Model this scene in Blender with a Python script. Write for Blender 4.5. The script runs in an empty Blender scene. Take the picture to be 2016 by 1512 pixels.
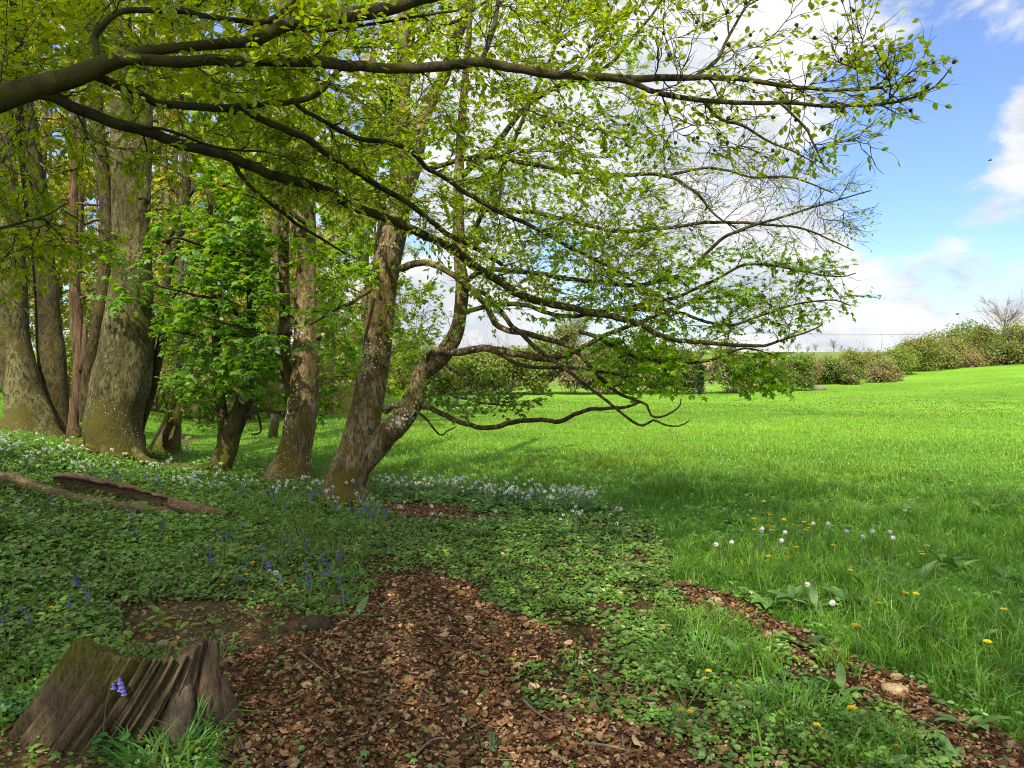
import bpy, math, random
import numpy as np
rng = np.random.default_rng(11)
random.seed(11)
S = bpy.context.scene
COL = S.collection
F_PX, CX, CY, HZ = 1514.0, 1008.0, 756.0, 700.0
EYE = np.array([0.0, 0.0, 1.6])
PITCH = math.atan((CY - HZ) / F_PX)
FWD = np.array([0, math.cos(PITCH), -math.sin(PITCH)])
UPV = np.array([0, math.sin(PITCH), math.cos(PITCH)])
RIGHT = np.array([1.0, 0, 0])
UP = np.array([0, 0, 1.0])

def P(px, py, d):
    return EYE + d * ((px - CX) / F_PX * RIGHT + (CY - py) / F_PX * UPV + FWD)

def proj(p):
    q = np.asarray(p, float) - EYE
    d = q @ FWD
    d = np.where(d > 0.05, d, 0.05)
    return CX + F_PX * (q @ RIGHT) / d, CY - F_PX * (q @ UPV) / d, d

# ---------------------------------------------------------------- noise
def _h(i, j, k, seed):
    n = (i.astype(np.int64) * 73856093) ^ (j.astype(np.int64) * 19349663) ^ (k.astype(np.int64) * 83492791) ^ (seed * 2654435)
    n = (n ^ (n >> 13)) * 1274126177 & 0x7fffffff
    n = (n ^ (n >> 16)) * 668265263 & 0x7fffffff
    return (n & 0xffffff) / float(0xffffff)

def vnoise(p, seed=0):
    p = np.asarray(p, float)
    i = np.floor(p).astype(np.int64); f = p - i
    f = f * f * (3 - 2 * f)
    out = 0
    for a in (0, 1):
        for b in (0, 1):
            for c in (0, 1):
                w = (f[..., 0] if a else 1 - f[..., 0]) * (f[..., 1] if b else 1 - f[..., 1]) * (f[..., 2] if c else 1 - f[..., 2])
                out = out + w * _h(i[..., 0] + a, i[..., 1] + b, i[..., 2] + c, seed)
    return out

def fbm(p, o=3, seed=0):
    s, a, t = 0, 1.0, 0
    p = np.asarray(p, float)
    for k in range(o):
        s = s + a * vnoise(p * 2 ** k, seed + k); t += a; a *= .5
    return s / t

def n2(x, y, sc, seed=0, o=3):
    return fbm(np.stack([np.asarray(x) * sc, np.asarray(y) * sc, np.zeros_like(np.asarray(x, float)) + .37], -1), o, seed)

def sst(a, b, x):
    t = np.clip((x - a) / (b - a), 0, 1)
    return t * t * (3 - 2 * t)

# ---------------------------------------------------------------- terrain
HX = np.array([-60, -20, -6.3, 13.5, 20, 25, 31, 39, 50, 63, 100, 200.])
HH = np.array([-.4, -.9, -1.25, -1.37, -1.06, -1.15, -.87, -.38, .2, .85, 2.4, 5.])
HD = np.array([52, 56, 60, 62, 62, 64, 68, 75, 85, 95, 110, 140.])

def height(x, y):
    x = np.asarray(x, float); y = np.asarray(y, float)
    hf = np.interp(x, HX, HH); hd = np.interp(x, HX, HD)
    h = hf * sst(9, 58, y)
    xb = -1.15 - 0.30 * np.clip(y, 0, 30)
    bank = sst(0, -3.2, x - xb)
    h = h + (.62 * bank + .07 * np.clip(xb - 3.2 - x, 0, 25)) * (1 - sst(30, 60, y))
    h = h + (2.45 - hf) * sst(0, 95, y - hd - 3) - 6 * sst(300, 2500, y)
    amp = .02 + .05 * sst(10, 40, y)
    h = h + amp * (n2(x, y, .8, 3, 2) - .5) * 2 * (1 - sst(100, 200, y)) + .25 * (n2(x, y, .06, 5, 2) - .5) * sst(15, 40, y)
    return h

def ground_hit(px, py):
    """3-D point where the line of sight meets the ground, and its depth"""
    r = P(px, py, 1.0) - EYE
    lo = 1.0
    ds = np.concatenate([np.arange(1, 40, .02), np.arange(40, 200, .2)])
    pts = EYE + ds[:, None] * r
    g = pts[:, 2] - height(pts[:, 0], pts[:, 1])
    k = np.argmax(g < 0) if (g < 0).any() else len(ds) - 1
    return pts[k], ds[k]

# ---------------------------------------------------------------- mesh output
def make_mesh(name, V, faces, mats, tint=None, smooth=False, mat_idx=None):
    V = np.ascontiguousarray(V, np.float32)
    me = bpy.data.meshes.new(name)
    fl = [np.asarray(f, np.int32) for f in faces if len(f)]
    tot = np.concatenate([np.full(len(f), f.shape[1], np.int32) for f in fl])
    loops = np.concatenate([f.ravel() for f in fl])
    st = np.concatenate([[0], np.cumsum(tot)[:-1]]).astype(np.int32)
    me.vertices.add(len(V)); me.vertices.foreach_set('co', V.ravel())
    me.loops.add(len(loops)); me.loops.foreach_set('vertex_index', loops)
    me.polygons.add(len(tot)); me.polygons.foreach_set('loop_start', st); me.polygons.foreach_set('loop_total', tot)
    if not isinstance(mats, (list, tuple)): mats = [mats]
    for m in mats: me.materials.append(m)
    if mat_idx is not None: me.polygons.foreach_set('material_index', np.asarray(mat_idx, np.int32))
    me.polygons.foreach_set('use_smooth', np.full(len(tot), bool(smooth)))
    if tint is not None:
        a = me.attributes.new('tint', 'FLOAT_COLOR', 'POINT')
        t = np.ones((len(V), 4), np.float32); t[:, :3] = tint
        a.data.foreach_set('color', t.ravel())
    me.update(calc_edges=True)
    return me

def link(name, me, parent=None, loc=None):
    o = bpy.data.objects.new(name, me); COL.objects.link(o)
    if parent is not None: o.parent = parent
    if loc is not None: o.location = [float(v) for v in loc]
    return o

def tag(o, label=None, cat=None, group=None, kind=None):
    if label: o['label'] = label
    if cat: o['category'] = cat
    if group: o['group'] = group
    if kind: o['kind'] = kind
    return o

def thing(name, loc, label, cat, group=None):
    o = bpy.data.objects.new(name, None); COL.objects.link(o)
    o.location = [float(v) for v in loc]; o.empty_display_size = .1
    return tag(o, label, cat, group)

class MB:
    def __init__(s): s.V, s.F, s.T, s.M, s.n = [], {}, [], {}, 0
    def add(s, V, faces, tint=(1, 1, 1), m=0):
        V = np.asarray(V, float).reshape(-1, 3)
        for f in faces:
            f = np.asarray(f, np.int64)
            if len(f):
                s.F.setdefault(f.shape[1], []).append(f + s.n)
                s.M.setdefault(f.shape[1], []).append(np.full(len(f), m))
        t = np.asarray(tint, float)
        s.T.append(np.broadcast_to(t, (len(V), 3)) if t.ndim == 1 else t)
        s.V.append(V); s.n += len(V)
    def mesh(s, name, mats, off=None, smooth=False):
        V = np.concatenate(s.V)
        if off is not None: V = V - np.asarray(off)
        ks = sorted(s.F)
        return make_mesh(name, V, [np.concatenate(s.F[k]) for k in ks], mats, np.concatenate(s.T), smooth,
                         np.concatenate([np.concatenate(s.M[k]) for k in ks]))
    def build(s, name, mats, parent=None, smooth=False):
        off = None
        if parent is not None:
            off = np.array(parent.location)
            if parent.parent is not None: off = off + np.array(parent.parent.location)
        return link(name, s.mesh(name, mats, off, smooth), parent)

def norm(v):
    v = np.asarray(v, float)
    return v / np.maximum(np.linalg.norm(v, axis=-1, keepdims=True), 1e-9)

def tubes(paths, radii, sides=4, cap=True):
    """batch of tubes: paths (M,N,3), radii (M,N)"""
    paths = np.asarray(paths, float); radii = np.asarray(radii, float)
    M, N, _ = paths.shape
    t = norm(np.gradient(paths, axis=1))
    ch = norm(paths[:, -1] - paths[:, 0])
    ref = np.where(np.abs(ch[:, 2:3]) < .75, np.array([[0, 0, 1.]]), np.array([[0, 1., 0]]))
    u = norm(np.cross(t, ref[:, None, :])); v = np.cross(t, u)
    a = np.arange(sides) * 2 * math.pi / sides
    V = paths[:, :, None, :] + radii[:, :, None, None] * (np.cos(a)[None, None, :, None] * u[:, :, None, :] + np.sin(a)[None, None, :, None] * v[:, :, None, :])
    i = np.arange(N - 1)[:, None] * sides; j = np.arange(sides)[None, :]; j2 = (j + 1) % sides
    q = np.stack([i + j, i + j2, i + sides + j2, i + sides + j], -1).reshape(-1, 4)
    Q = (q[None] + (np.arange(M) * N * sides)[:, None, None]).reshape(-1, 4)
    return V.reshape(-1, 3), Q

def resample(pts, n):
    """Catmull-Rom through control points, n samples (works on any columns)"""
    p = np.asarray(pts, float)
    if len(p) == 2: return p[0] + (p[1] - p[0]) * np.linspace(0, 1, n)[:, None]
    seg = np.linalg.norm(np.diff(p[:, :3], axis=0), axis=1)
    cum = np.concatenate([[0], np.cumsum(seg)])
    s = np.linspace(0, cum[-1], n)
    k = np.clip(np.searchsorted(cum, s, 'right') - 1, 0, len(p) - 2)
    t = ((s - cum[k]) / np.maximum(seg[k], 1e-9))[:, None]
    q = np.concatenate([[2 * p[0] - p[1]], p, [2 * p[-1] - p[-2]]])
    a, b, c, d = q[k], q[k + 1], q[k + 2], q[k + 3]
    return .5 * (2 * b + (c - a) * t + (2 * a - 5 * b + 4 * c - d) * t * t + (3 * b - a - 3 * c + d) * t ** 3)

def tube_noisy(path, rad, sides=12, amp=.08, fs=6., seed=0, flare=None):
    path = np.asarray(path, float); N = len(path)
    t = norm(np.gradient(path, axis=0))
    u = np.zeros_like(path); u0 = np.cross(t[0], [0, 1, 0.05]); u[0] = norm(u0)
    for k in range(1, N):
        w = u[k - 1] - t[k] * np.dot(u[k - 1], t[k]); u[k] = norm(w)
    v = np.cross(t, u)
    a = np.arange(sides) * 2 * math.pi / sides
    dirs = np.cos(a)[None, :, None] * u[:, None] + np.sin(a)[None, :, None] * v[:, None]
    r = np.repeat(np.asarray(rad, float)[:, None], sides, 1)
    V0 = path[:, None] + dirs * r[..., None]
    nz = fbm(V0 * np.array([fs, fs, fs * .35]), 3, seed) - .5
    nz2 = fbm(V0 * fs * 3.1, 2, seed + 9) - .5
    r = r * (1 + amp * 2 * nz + amp * .7 * nz2)
    if flare is not None:   # root flare lobes: list of (angle index frac, strength)
        z = flare['z']; zz = path[:, 2] - z
        w = np.exp(-np.clip(zz, 0, 9) / flare['h'])
        lob = .5 + .5 * np.cos(a * flare['n'] + flare['ph']) * .8 + .25 * np.cos(a * (flare['n'] + 2) + 1.3)
        r = r * (1 + flare['s'] * w[:, None] * lob[None])
    V = path[:, None] + dirs * r[..., None]
    i = np.arange(N - 1)[:, None] * sides; j = np.arange(sides)[None, :]; j2 = (j + 1) % sides
    q = np.stack([i + j, i + j2, i + sides + j2, i + sides + j], -1).reshape(-1, 4)
    V = np.concatenate([V.reshape(-1, 3), path[:1], path[-1:]])
    b, e = N * sides, N * sides + 1
    jj = np.arange(sides)
    tri = np.concatenate([np.stack([np.full(sides, b), (jj + 1) % sides, jj], -1),
                          np.stack([np.full(sides, e), (N - 1) * sides + jj, (N - 1) * sides + (jj + 1) % sides], -1)])
    return V, [q, tri]

LEAF = {
 'beech': ([(0, 0, 0), (.35, .30, .07), (.75, .22, .04), (1, 0, -.06), (.75, -.22, .04), (.35, -.30, .07)], [(0, 1, 2, 3), (0, 3, 4, 5)]),
 'round': ([(0, 0, 0), (.3, .45, .06), (.8, .40, .05), (1, 0, -.04), (.8, -.40, .05), (.3, -.45, .06)], [(0, 1, 2, 3), (0, 3, 4, 5)]),
 'rhomb': ([(0, 0, 0), (.45, .36, .05), (1, 0, -.05), (.45, -.36, .05)], [(0, 1, 2, 3)]),
 'palm': ([(.28, 0, .03), (0, 0, 0), (-.08, .36, -.06), (.22, .25, 0), (.46, .56, -.12), (.56, .22, 0), (1, 0, -.14), (.56, -.22, 0), (.46, -.56, -.12), (.22, -.25, 0), (-.08, -.36, -.06)],
          [(0, i, i + 1) for i in range(1, 10)] + [(0, 10, 1)]),
 'litter': ([(0, 0, .10), (.3, .26, -.06), (.75, .24, .05), (1, 0, .16), (.72, -.25, -.03), (.3, -.28, .12)], [(0, 1, 2, 3), (0, 3, 4, 5)]),
}

def leaves(mb, pos, axis, nrm, size, kind, tint, m=0):
    pos = np.asarray(pos, float)
    if len(pos) == 0: return
    tv, tf = LEAF[kind]
    tv = np.array(tv); tf = np.array(tf)
    a = norm(axis); s = norm(np.cross(nrm, a)); n = np.cross(a, s)
    sz = np.broadcast_to(np.asarray(size, float), (len(pos),))[:, None, None]
    V = pos[:, None] + sz * (tv[None, :, 0:1] * a[:, None] + tv[None, :, 1:2] * s[:, None] + tv[None, :, 2:3] * n[:, None])
    F = (tf[None] + (np.arange(len(pos)) * len(tv))[:, None, None]).reshape(-1, tf.shape[1])
    T = np.repeat(np.broadcast_to(np.asarray(tint, float), (len(pos), 3)), len(tv), 0)
    mb.add(V.reshape(-1, 3), [F], T, m)

def tints(n, base, var=.25, hue=None, huep=.3):
    base = np.asarray(base, float)
    t = base[None] * (1 + var * (rng.random((n, 1)) * 2 - 1))
    if hue is not None:
        w = (rng.random((n, 1)) ** 2) * huep * 2
        t = t * (1 - np.clip(w, 0, 1)) + np.asarray(hue)[None] * np.clip(w, 0, 1)
    return np.clip(t, 0.002, 1)

# ---------------------------------------------------------------- materials
def new_mat(name):
    m = bpy.data.materials.new(name); m.use_nodes = True
    nt = m.node_tree
    for n in list(nt.nodes): nt.nodes.remove(n)
    out = nt.nodes.new('ShaderNodeOutputMaterial')
    return m, nt, out

def N(nt, typ, **kw):
    n = nt.nodes.new(typ)
    for k, v in kw.items():
        if k.startswith('i_'):
            key = k[2:]
            key = int(key) if key.isdigit() else key.replace('_', ' ')
            n.inputs[key].default_value = v
        else: setattr(n, k, v)
    return n

def foliage_mat(name, trans=.4, tmul=(1.5, 1.5, .9), gloss=.06, rough=.45):
    m, nt, out = new_mat(name); L = nt.links
    at = N(nt, 'ShaderNodeAttribute', attribute_name='tint')
    df = N(nt, 'ShaderNodeBsdfDiffuse'); L.new(at.outputs['Color'], df.inputs['Color'])
    mu = N(nt, 'ShaderNodeMix', data_type='RGBA', blend_type='MULTIPLY'); mu.inputs['Factor'].default_value = 1
    L.new(at.outputs['Color'], mu.inputs['A']); mu.inputs['B'].default_value = (*tmul, 1)
    tr = N(nt, 'ShaderNodeBsdfTranslucent'); L.new(mu.outputs['Result'], tr.inputs['Color'])
    mx = N(nt, 'ShaderNodeMixShader'); mx.inputs[0].default_value = trans
    L.new(df.outputs[0], mx.inputs[1]); L.new(tr.outputs[0], mx.inputs[2])
    gl = N(nt, 'ShaderNodeBsdfGlossy'); gl.inputs['Roughness'].default_value = rough
    m2 = N(nt, 'ShaderNodeMixShader'); m2.inputs[0].default_value = gloss
    L.new(mx.outputs[0], m2.inputs[1]); L.new(gl.outputs[0], m2.inputs[2])
    L.new(m2.outputs[0], out.inputs['Surface'])
    return m

def plain_mat(name, rough=.8, spec=.2):
    m, nt, out = new_mat(name)
    at = N(nt, 'ShaderNodeAttribute', attribute_name='tint')
    b = N(nt, 'ShaderNodeBsdfPrincipled'); b.inputs['Roughness'].default_value = rough
    b.inputs['Specular IOR Level'].default_value = spec
    nt.links.new(at.outputs['Color'], b.inputs['Base Color']); nt.links.new(b.outputs[0], out.inputs['Surface'])
    return m

def bark_mat(name, c1, c2, c3, lichen=.5, moss=.5, mosscol=(.09, .085, .012), sc=1.0, stretch=(1, 1, .35), bump=.8, mossz=1.2):
    m, nt, out = new_mat(name); L = nt.links
    geo = N(nt, 'ShaderNodeNewGeometry')
    mp = N(nt, 'ShaderNodeVectorMath', operation='MULTIPLY'); mp.inputs[1].default_value = stretch
    L.new(geo.outputs['Position'], mp.inputs[0])
    n1 = N(nt, 'ShaderNodeTexNoise', i_Scale=4 * sc, i_Detail=8., i_Roughness=.68); L.new(mp.outputs[0], n1.inputs['Vector'])
    n2_ = N(nt, 'ShaderNodeTexNoise', i_Scale=28 * sc, i_Detail=5., i_Roughness=.65); L.new(mp.outputs[0], n2_.inputs['Vector'])
    r1 = N(nt, 'ShaderNodeValToRGB'); r1.color_ramp.elements[0].position = .42; r1.color_ramp.elements[1].position = .58
    r1.color_ramp.elements[0].color = (*c1, 1); r1.color_ramp.elements[1].color = (*c2, 1)
    L.new(n1.outputs[0], r1.inputs[0])
    r2 = N(nt, 'ShaderNodeMapRange', i_1=.46, i_2=.62); L.new(n2_.outputs[0], r2.inputs[0])
    mx = N(nt, 'ShaderNodeMix', data_type='RGBA'); L.new(r2.outputs[0], mx.inputs['Factor']); L.new(r1.outputs[0], mx.inputs['A']); mx.inputs['B'].default_value = (*c3, 1)
    col = mx.outputs['Result']
    # moss: patches, thicker low down
    n3 = N(nt, 'ShaderNodeTexNoise', i_Scale=2.3 * sc, i_Detail=5., i_Roughness=.6); L.new(geo.outputs['Position'], n3.inputs['Vector'])
    sx = N(nt, 'ShaderNodeSeparateXYZ'); L.new(geo.outputs['Position'], sx.inputs[0])
    zr = N(nt, 'ShaderNodeMapRange', i_1=0., i_2=mossz, i_3=.20 * moss, i_4=-.02); L.new(sx.outputs['Z'], zr.inputs[0])
    ad = N(nt, 'ShaderNodeMath', operation='ADD'); fm = N(nt, 'ShaderNodeMath', operation='MULTIPLY_ADD'); L.new(n2_.outputs[0], fm.inputs[0]); fm.inputs[1].default_value = .5; L.new(n3.outputs[0], fm.inputs[2]); fs_ = N(nt, 'ShaderNodeMath', operation='SUBTRACT'); L.new(fm.outputs[0], fs_.inputs[0]); fs_.inputs[1].default_value = .25; L.new(fs_.outputs[0], ad.inputs[0]); L.new(zr.outputs[0], ad.inputs[1])
    mr = N(nt, 'ShaderNodeMapRange', i_1=.60 - .05 * moss, i_2=.70 - .05 * moss); L.new(ad.outputs[0], mr.inputs[0])
    m2 = N(nt, 'ShaderNodeMix', data_type='RGBA'); L.new(mr.outputs[0], m2.inputs['Factor']); L.new(col, m2.inputs['A']); m2.inputs['B'].default_value = (*mosscol, 1)
    col = m2.outputs['Result']
    if lichen > 0:
        n4 = N(nt, 'ShaderNodeTexVoronoi', i_Scale=21 * sc); L.new(geo.outputs['Position'], n4.inputs['Vector'])
        n5 = N(nt, 'ShaderNodeTexNoise', i_Scale=2.0, i_Detail=3.); L.new(geo.outputs['Position'], n5.inputs['Vector'])
        n6 = N(nt, 'ShaderNodeTexNoise', i_Scale=40., i_Detail=3.); L.new(geo.outputs['Position'], n6.inputs['Vector'])
        th = N(nt, 'ShaderNodeMapRange', i_1=.45, i_2=.72, i_3=.02, i_4=.36 * lichen); L.new(n5.outputs[0], th.inputs[0])
        j = N(nt, 'ShaderNodeMath', operation='MULTIPLY_ADD'); L.new(n6.outputs[0], j.inputs[0]); j.inputs[1].default_value = .35; L.new(n4.outputs['Distance'], j.inputs[2])
        j2 = N(nt, 'ShaderNodeMath', operation='SUBTRACT'); L.new(th.outputs[0], j2.inputs[0]); L.new(j.outputs[0], j2.inputs[1])
        lm = N(nt, 'ShaderNodeMapRange', i_1=-.20, i_2=-.08); L.new(j2.outputs[0], lm.inputs[0])
        m3 = N(nt, 'ShaderNodeMix', data_type='RGBA'); L.new(lm.outputs[0], m3.inputs['Factor']); L.new(col, m3.inputs['A']); m3.inputs['B'].default_value = (.42, .42, .35, 1)
        col = m3.outputs['Result']
    b = N(nt, 'ShaderNodeBsdfPrincipled'); b.inputs['Roughness'].default_value = .9; b.inputs['Specular IOR Level'].default_value = .15
    L.new(col, b.inputs['Base Color'])
    bs0 = N(nt, 'ShaderNodeMath', operation='ADD'); L.new(n1.outputs[0], bs0.inputs[0]); L.new(n2_.outputs[0], bs0.inputs[1]); nf = N(nt, 'ShaderNodeTexNoise', i_Scale=95 * sc, i_Detail=4., i_Roughness=.7); L.new(mp.outputs[0], nf.inputs['Vector']); bs = N(nt, 'ShaderNodeMath', operation='MULTIPLY_ADD'); L.new(nf.outputs[0], bs.inputs[0]); bs.inputs[1].default_value = .5; L.new(bs0.outputs[0], bs.inputs[2])
    bp = N(nt, 'ShaderNodeBump'); bp.inputs['Strength'].default_value = bump; bp.inputs['Distance'].default_value = .05
    L.new(bs.outputs[0], bp.inputs['Height']); L.new(bp.outputs[0], b.inputs['Normal'])
    L.new(b.outputs[0], out.inputs['Surface'])
    return m

M_LEAF = foliage_mat('leaf', .55, (1.8, 1.5, .4), .03, .5)
M_GRASS = foliage_mat('grass_blade', .35, (1.3, 1.3, .8), .05, .5)
M_COVER = foliage_mat('herb_leaf', .25, (1.4, 1.3, .6), .07, .42)
M_DULL = plain_mat('dull_tinted', .85, .15)
M_PETAL = foliage_mat('petal', .3, (1, 1, 1), .02, .6)
M_BEECH = bark_mat('near_limb_bark', (.030, .024, .016), (.065, .052, .030), (.018, .014, .010), .35, .9, (.062, .058, .012), 2.0, (1, 1, 1), .5, 9)
M_SYC = bark_mat('sycamore_bark', (.098, .070, .026), (.25, .195, .10), (.046, .031, .011), 1.4, .8, (.11, .085, .012), 1.2)
M_OLD = bark_mat('old_beech_bark', (.064, .057, .020), (.158, .140, .060), (.030, .025, .009), .8, 1.0, (.075, .065, .012), 1.0)
M_DARK = bark_mat('dark_bark', (.044, .035, .014), (.092, .074, .030), (.022, .017, .007), .35, .6)
M_DEAD = bark_mat('dead_wood', (.10, .060, .034), (.17, .105, .056), (.045, .026, .015), .0, .2, stretch=(1, 1, .12))
M_WOODBG = bark_mat('far_bark', (.09, .074, .038), (.17, .14, .075), (.05, .038, .02), .3, .9)
# ---------------------------------------------------------------- camera, sky, sun
cam = bpy.data.cameras.new('camera'); cam.sensor_width = 36; cam.lens = 36 * F_PX / 2016
cam.clip_end = 6000; cam.clip_start = .05
co = bpy.data.objects.new('camera', cam); COL.objects.link(co)
co.location = EYE; co.rotation_euler = (math.pi / 2 - PITCH, 0, 0)
S.camera = co

SUN_EL, SUN_AZ = math.radians(52), math.radians(197)      # azimuth clockwise from +Y (the view direction): behind, slightly left
sun_from = np.array([math.cos(SUN_EL) * math.sin(SUN_AZ), math.cos(SUN_EL) * math.cos(SUN_AZ), math.sin(SUN_EL)])
sl = bpy.data.lights.new('sun', 'SUN'); sl.energy = 4.2; sl.angle = math.radians(.5); sl.color = (1, .93, .76)
so = bpy.data.objects.new('sun', sl); COL.objects.link(so)
from mathutils import Vector
so.rotation_euler = Vector([float(v) for v in sun_from]).to_track_quat('Z', 'Y').to_euler()
so.location = (0, -10, 30)

W = bpy.data.worlds.new('World'); S.world = W; W.use_nodes = True
nt = W.node_tree; L = nt.links
for n in list(nt.nodes): nt.nodes.remove(n)
out = nt.nodes.new('ShaderNodeOutputWorld'); bg = nt.nodes.new('ShaderNodeBackground'); L.new(bg.outputs[0], out.inputs[0])
bg.inputs['Strength'].default_value = .10
sky = N(nt, 'ShaderNodeTexSky', sky_type='NISHITA', sun_disc=False, sun_elevation=SUN_EL, sun_rotation=SUN_AZ)
sky.air_density = 1.0; sky.dust_density = .3; sky.ozone_density = 2.5
tc = N(nt, 'ShaderNodeTexCoord')
nm = N(nt, 'ShaderNodeVectorMath', operation='NORMALIZE'); L.new(tc.outputs['Generated'], nm.inputs[0])
st = N(nt, 'ShaderNodeVectorMath', operation='MULTIPLY'); st.inputs[1].default_value = (1, 1, 1.9); L.new(nm.outputs[0], st.inputs[0])
cn = N(nt, 'ShaderNodeTexNoise', i_Scale=6.5, i_Detail=10., i_Roughness=.6, i_Distortion=.2); L.new(st.outputs[0], cn.inputs['Vector'])
cb_ = N(nt, 'ShaderNodeMath', operation='MULTIPLY_ADD'); L.new(cn.outputs[0], cb_.inputs[0]); cb_.inputs[1].default_value = 1.9; cb_.inputs[2].default_value = -.37
dens = cb_.outputs[0]
LUMPS = [  # (px, py, angular radius deg, amount): where cloud stands and where the blue opens
 (1200, 120, 11, .30), (1450, 330, 8, .2), (1000, 330, 9, .2), (1350, 480, 6, .12), (700, 100, 9, .1), (300, 250, 12, .0),
 (1700, 610, 4, .16), (1950, 590, 3.5, .10), (900, 640, 8, .2), (600, 640, 8, .15), (1500, 620, 6, .16), (1960, 650, 5, .12),
 (1820, 70, 3.0, .10), (1700, 110, 2.6, .12), (1930, 20, 2.6, .08), (1830, 380, 1.9, .20), (2005, 330, 1.6, .26), (1950, 420, 1.7, .26), (2010, 215, 1.3, .18),
 (1840, 250, 5.0, -.40), (1900, 130, 2.6, -.2), (1960, 510, 2.0, -.14), (1700, 500, 2.0, -.10), (1780, 300, 3.0, -.18), (1790, 460, 2.2, -.16), (1100, 520, 3.5, -.22), (1010, 590, 2.5, -.16), (400, 60, 5, -.2), (330, 190, 3, -.15),
]
for px, py, rad, amt in LUMPS:
    d = norm(P(px, py, 1.0) - EYE)
    k = 1 / (1 - math.cos(math.radians(rad)))
    dp = N(nt, 'ShaderNodeVectorMath', operation='DOT_PRODUCT'); dp.inputs[1].default_value = d; L.new(nm.outputs[0], dp.inputs[0])
    a = N(nt, 'ShaderNodeMath', operation='MULTIPLY_ADD'); a.inputs[1].default_value = k; a.inputs[2].default_value = -k; L.new(dp.outputs['Value'], a.inputs[0])
    e = N(nt, 'ShaderNodeMath', operation='EXPONENT'); L.new(a.outputs[0], e.inputs[0])
    f = N(nt, 'ShaderNodeMath', operation='MULTIPLY_ADD'); f.inputs[1].default_value = amt; L.new(e.outputs[0], f.inputs[0]); L.new(dens, f.inputs[2])
    dens = f.outputs[0]
cm = N(nt, 'ShaderNodeMapRange', interpolation_type='SMOOTHSTEP', i_1=.47, i_2=.80); L.new(dens, cm.inputs[0])
# cloud shade: bright tops, grey-blue undersides
of = N(nt, 'ShaderNodeVectorMath', operation='ADD'); of.inputs[1].default_value = (.0, .0, .09); L.new(st.outputs[0], of.inputs[0])
cs = N(nt, 'ShaderNodeTexNoise', i_Scale=8.5, i_Detail=8., i_Roughness=.6); L.new(of.outputs[0], cs.inputs['Vector'])
sm = N(nt, 'ShaderNodeMapRange', i_1=.40, i_2=.66); L.new(cs.outputs[0], sm.inputs[0])
cc = N(nt, 'ShaderNodeMix', data_type='RGBA'); cc.inputs['A'].default_value = (5.4, 5.45, 5.5, 1); cc.inputs['B'].default_value = (3.1, 3.5, 4.1, 1)
L.new(sm.outputs[0], cc.inputs['Factor'])
skm = N(nt, 'ShaderNodeMix', data_type='RGBA', blend_type='MULTIPLY'); skm.inputs['Factor'].default_value = 1
L.new(sky.outputs[0], skm.inputs['A']); skm.inputs['B'].default_value = (.74, .86, 1.12, 1)
wm = N(nt, 'ShaderNodeMix', data_type='RGBA'); L.new(cm.outputs[0], wm.inputs['Factor']); L.new(skm.outputs['Result'], wm.inputs['A']); L.new(cc.outputs['Result'], wm.inputs['B'])
# unseen glow added to the sky round the sun, to lift the shade
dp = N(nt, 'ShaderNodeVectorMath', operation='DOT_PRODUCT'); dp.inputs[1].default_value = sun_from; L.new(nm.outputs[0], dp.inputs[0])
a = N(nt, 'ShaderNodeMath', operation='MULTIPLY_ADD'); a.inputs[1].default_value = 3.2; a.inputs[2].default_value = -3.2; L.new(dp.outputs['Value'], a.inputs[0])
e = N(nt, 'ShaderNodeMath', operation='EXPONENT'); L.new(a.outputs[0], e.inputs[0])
sky_fill = N(nt, 'ShaderNodeVectorMath', operation='SCALE'); sky_fill.inputs[0].default_value = (20, 18.4, 15.4); L.new(e.outputs[0], sky_fill.inputs['Scale'])
av = N(nt, 'ShaderNodeVectorMath', operation='ADD'); L.new(wm.outputs['Result'], av.inputs[0]); L.new(sky_fill.outputs[0], av.inputs[1])
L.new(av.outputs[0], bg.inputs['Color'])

vs = S.view_settings; vs.view_transform = 'Standard'; vs.look = 'None'; vs.gamma = 1; vs.use_curve_mapping = False
vs.exposure = .9
S.cycles.max_bounces = 6; S.cycles.diffuse_bounces = 3; S.cycles.glossy_bounces = 2; S.cycles.transmission_bounces = 4
S.cycles.transparent_max_bounces = 4
S.cycles.caustics_reflective = False; S.cycles.caustics_refractive = False
S.cycles.use_denoising = True; S.cycles.use_adaptive_sampling = True; S.cycles.adaptive_threshold = .01; S.cycles.denoising_prefilter = 'NONE'; S.cycles.filter_width = 1.1

# ---------------------------------------------------------------- ground regions
def inpoly(px, py, poly):
    poly = np.asarray(poly, float); r = np.zeros(np.shape(px), bool)
    x1, y1 = poly[-1]
    for x2, y2 in poly:
        c = ((y2 > py) != (y1 > py))
        with np.errstate(divide='ignore', invalid='ignore'):
            r ^= c & (px < (x1 - x2) * (py - y2) / ((y1 - y2) if y1 != y2 else 1e-9) + x2)
        x1, y1 = x2, y2
    return r

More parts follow.
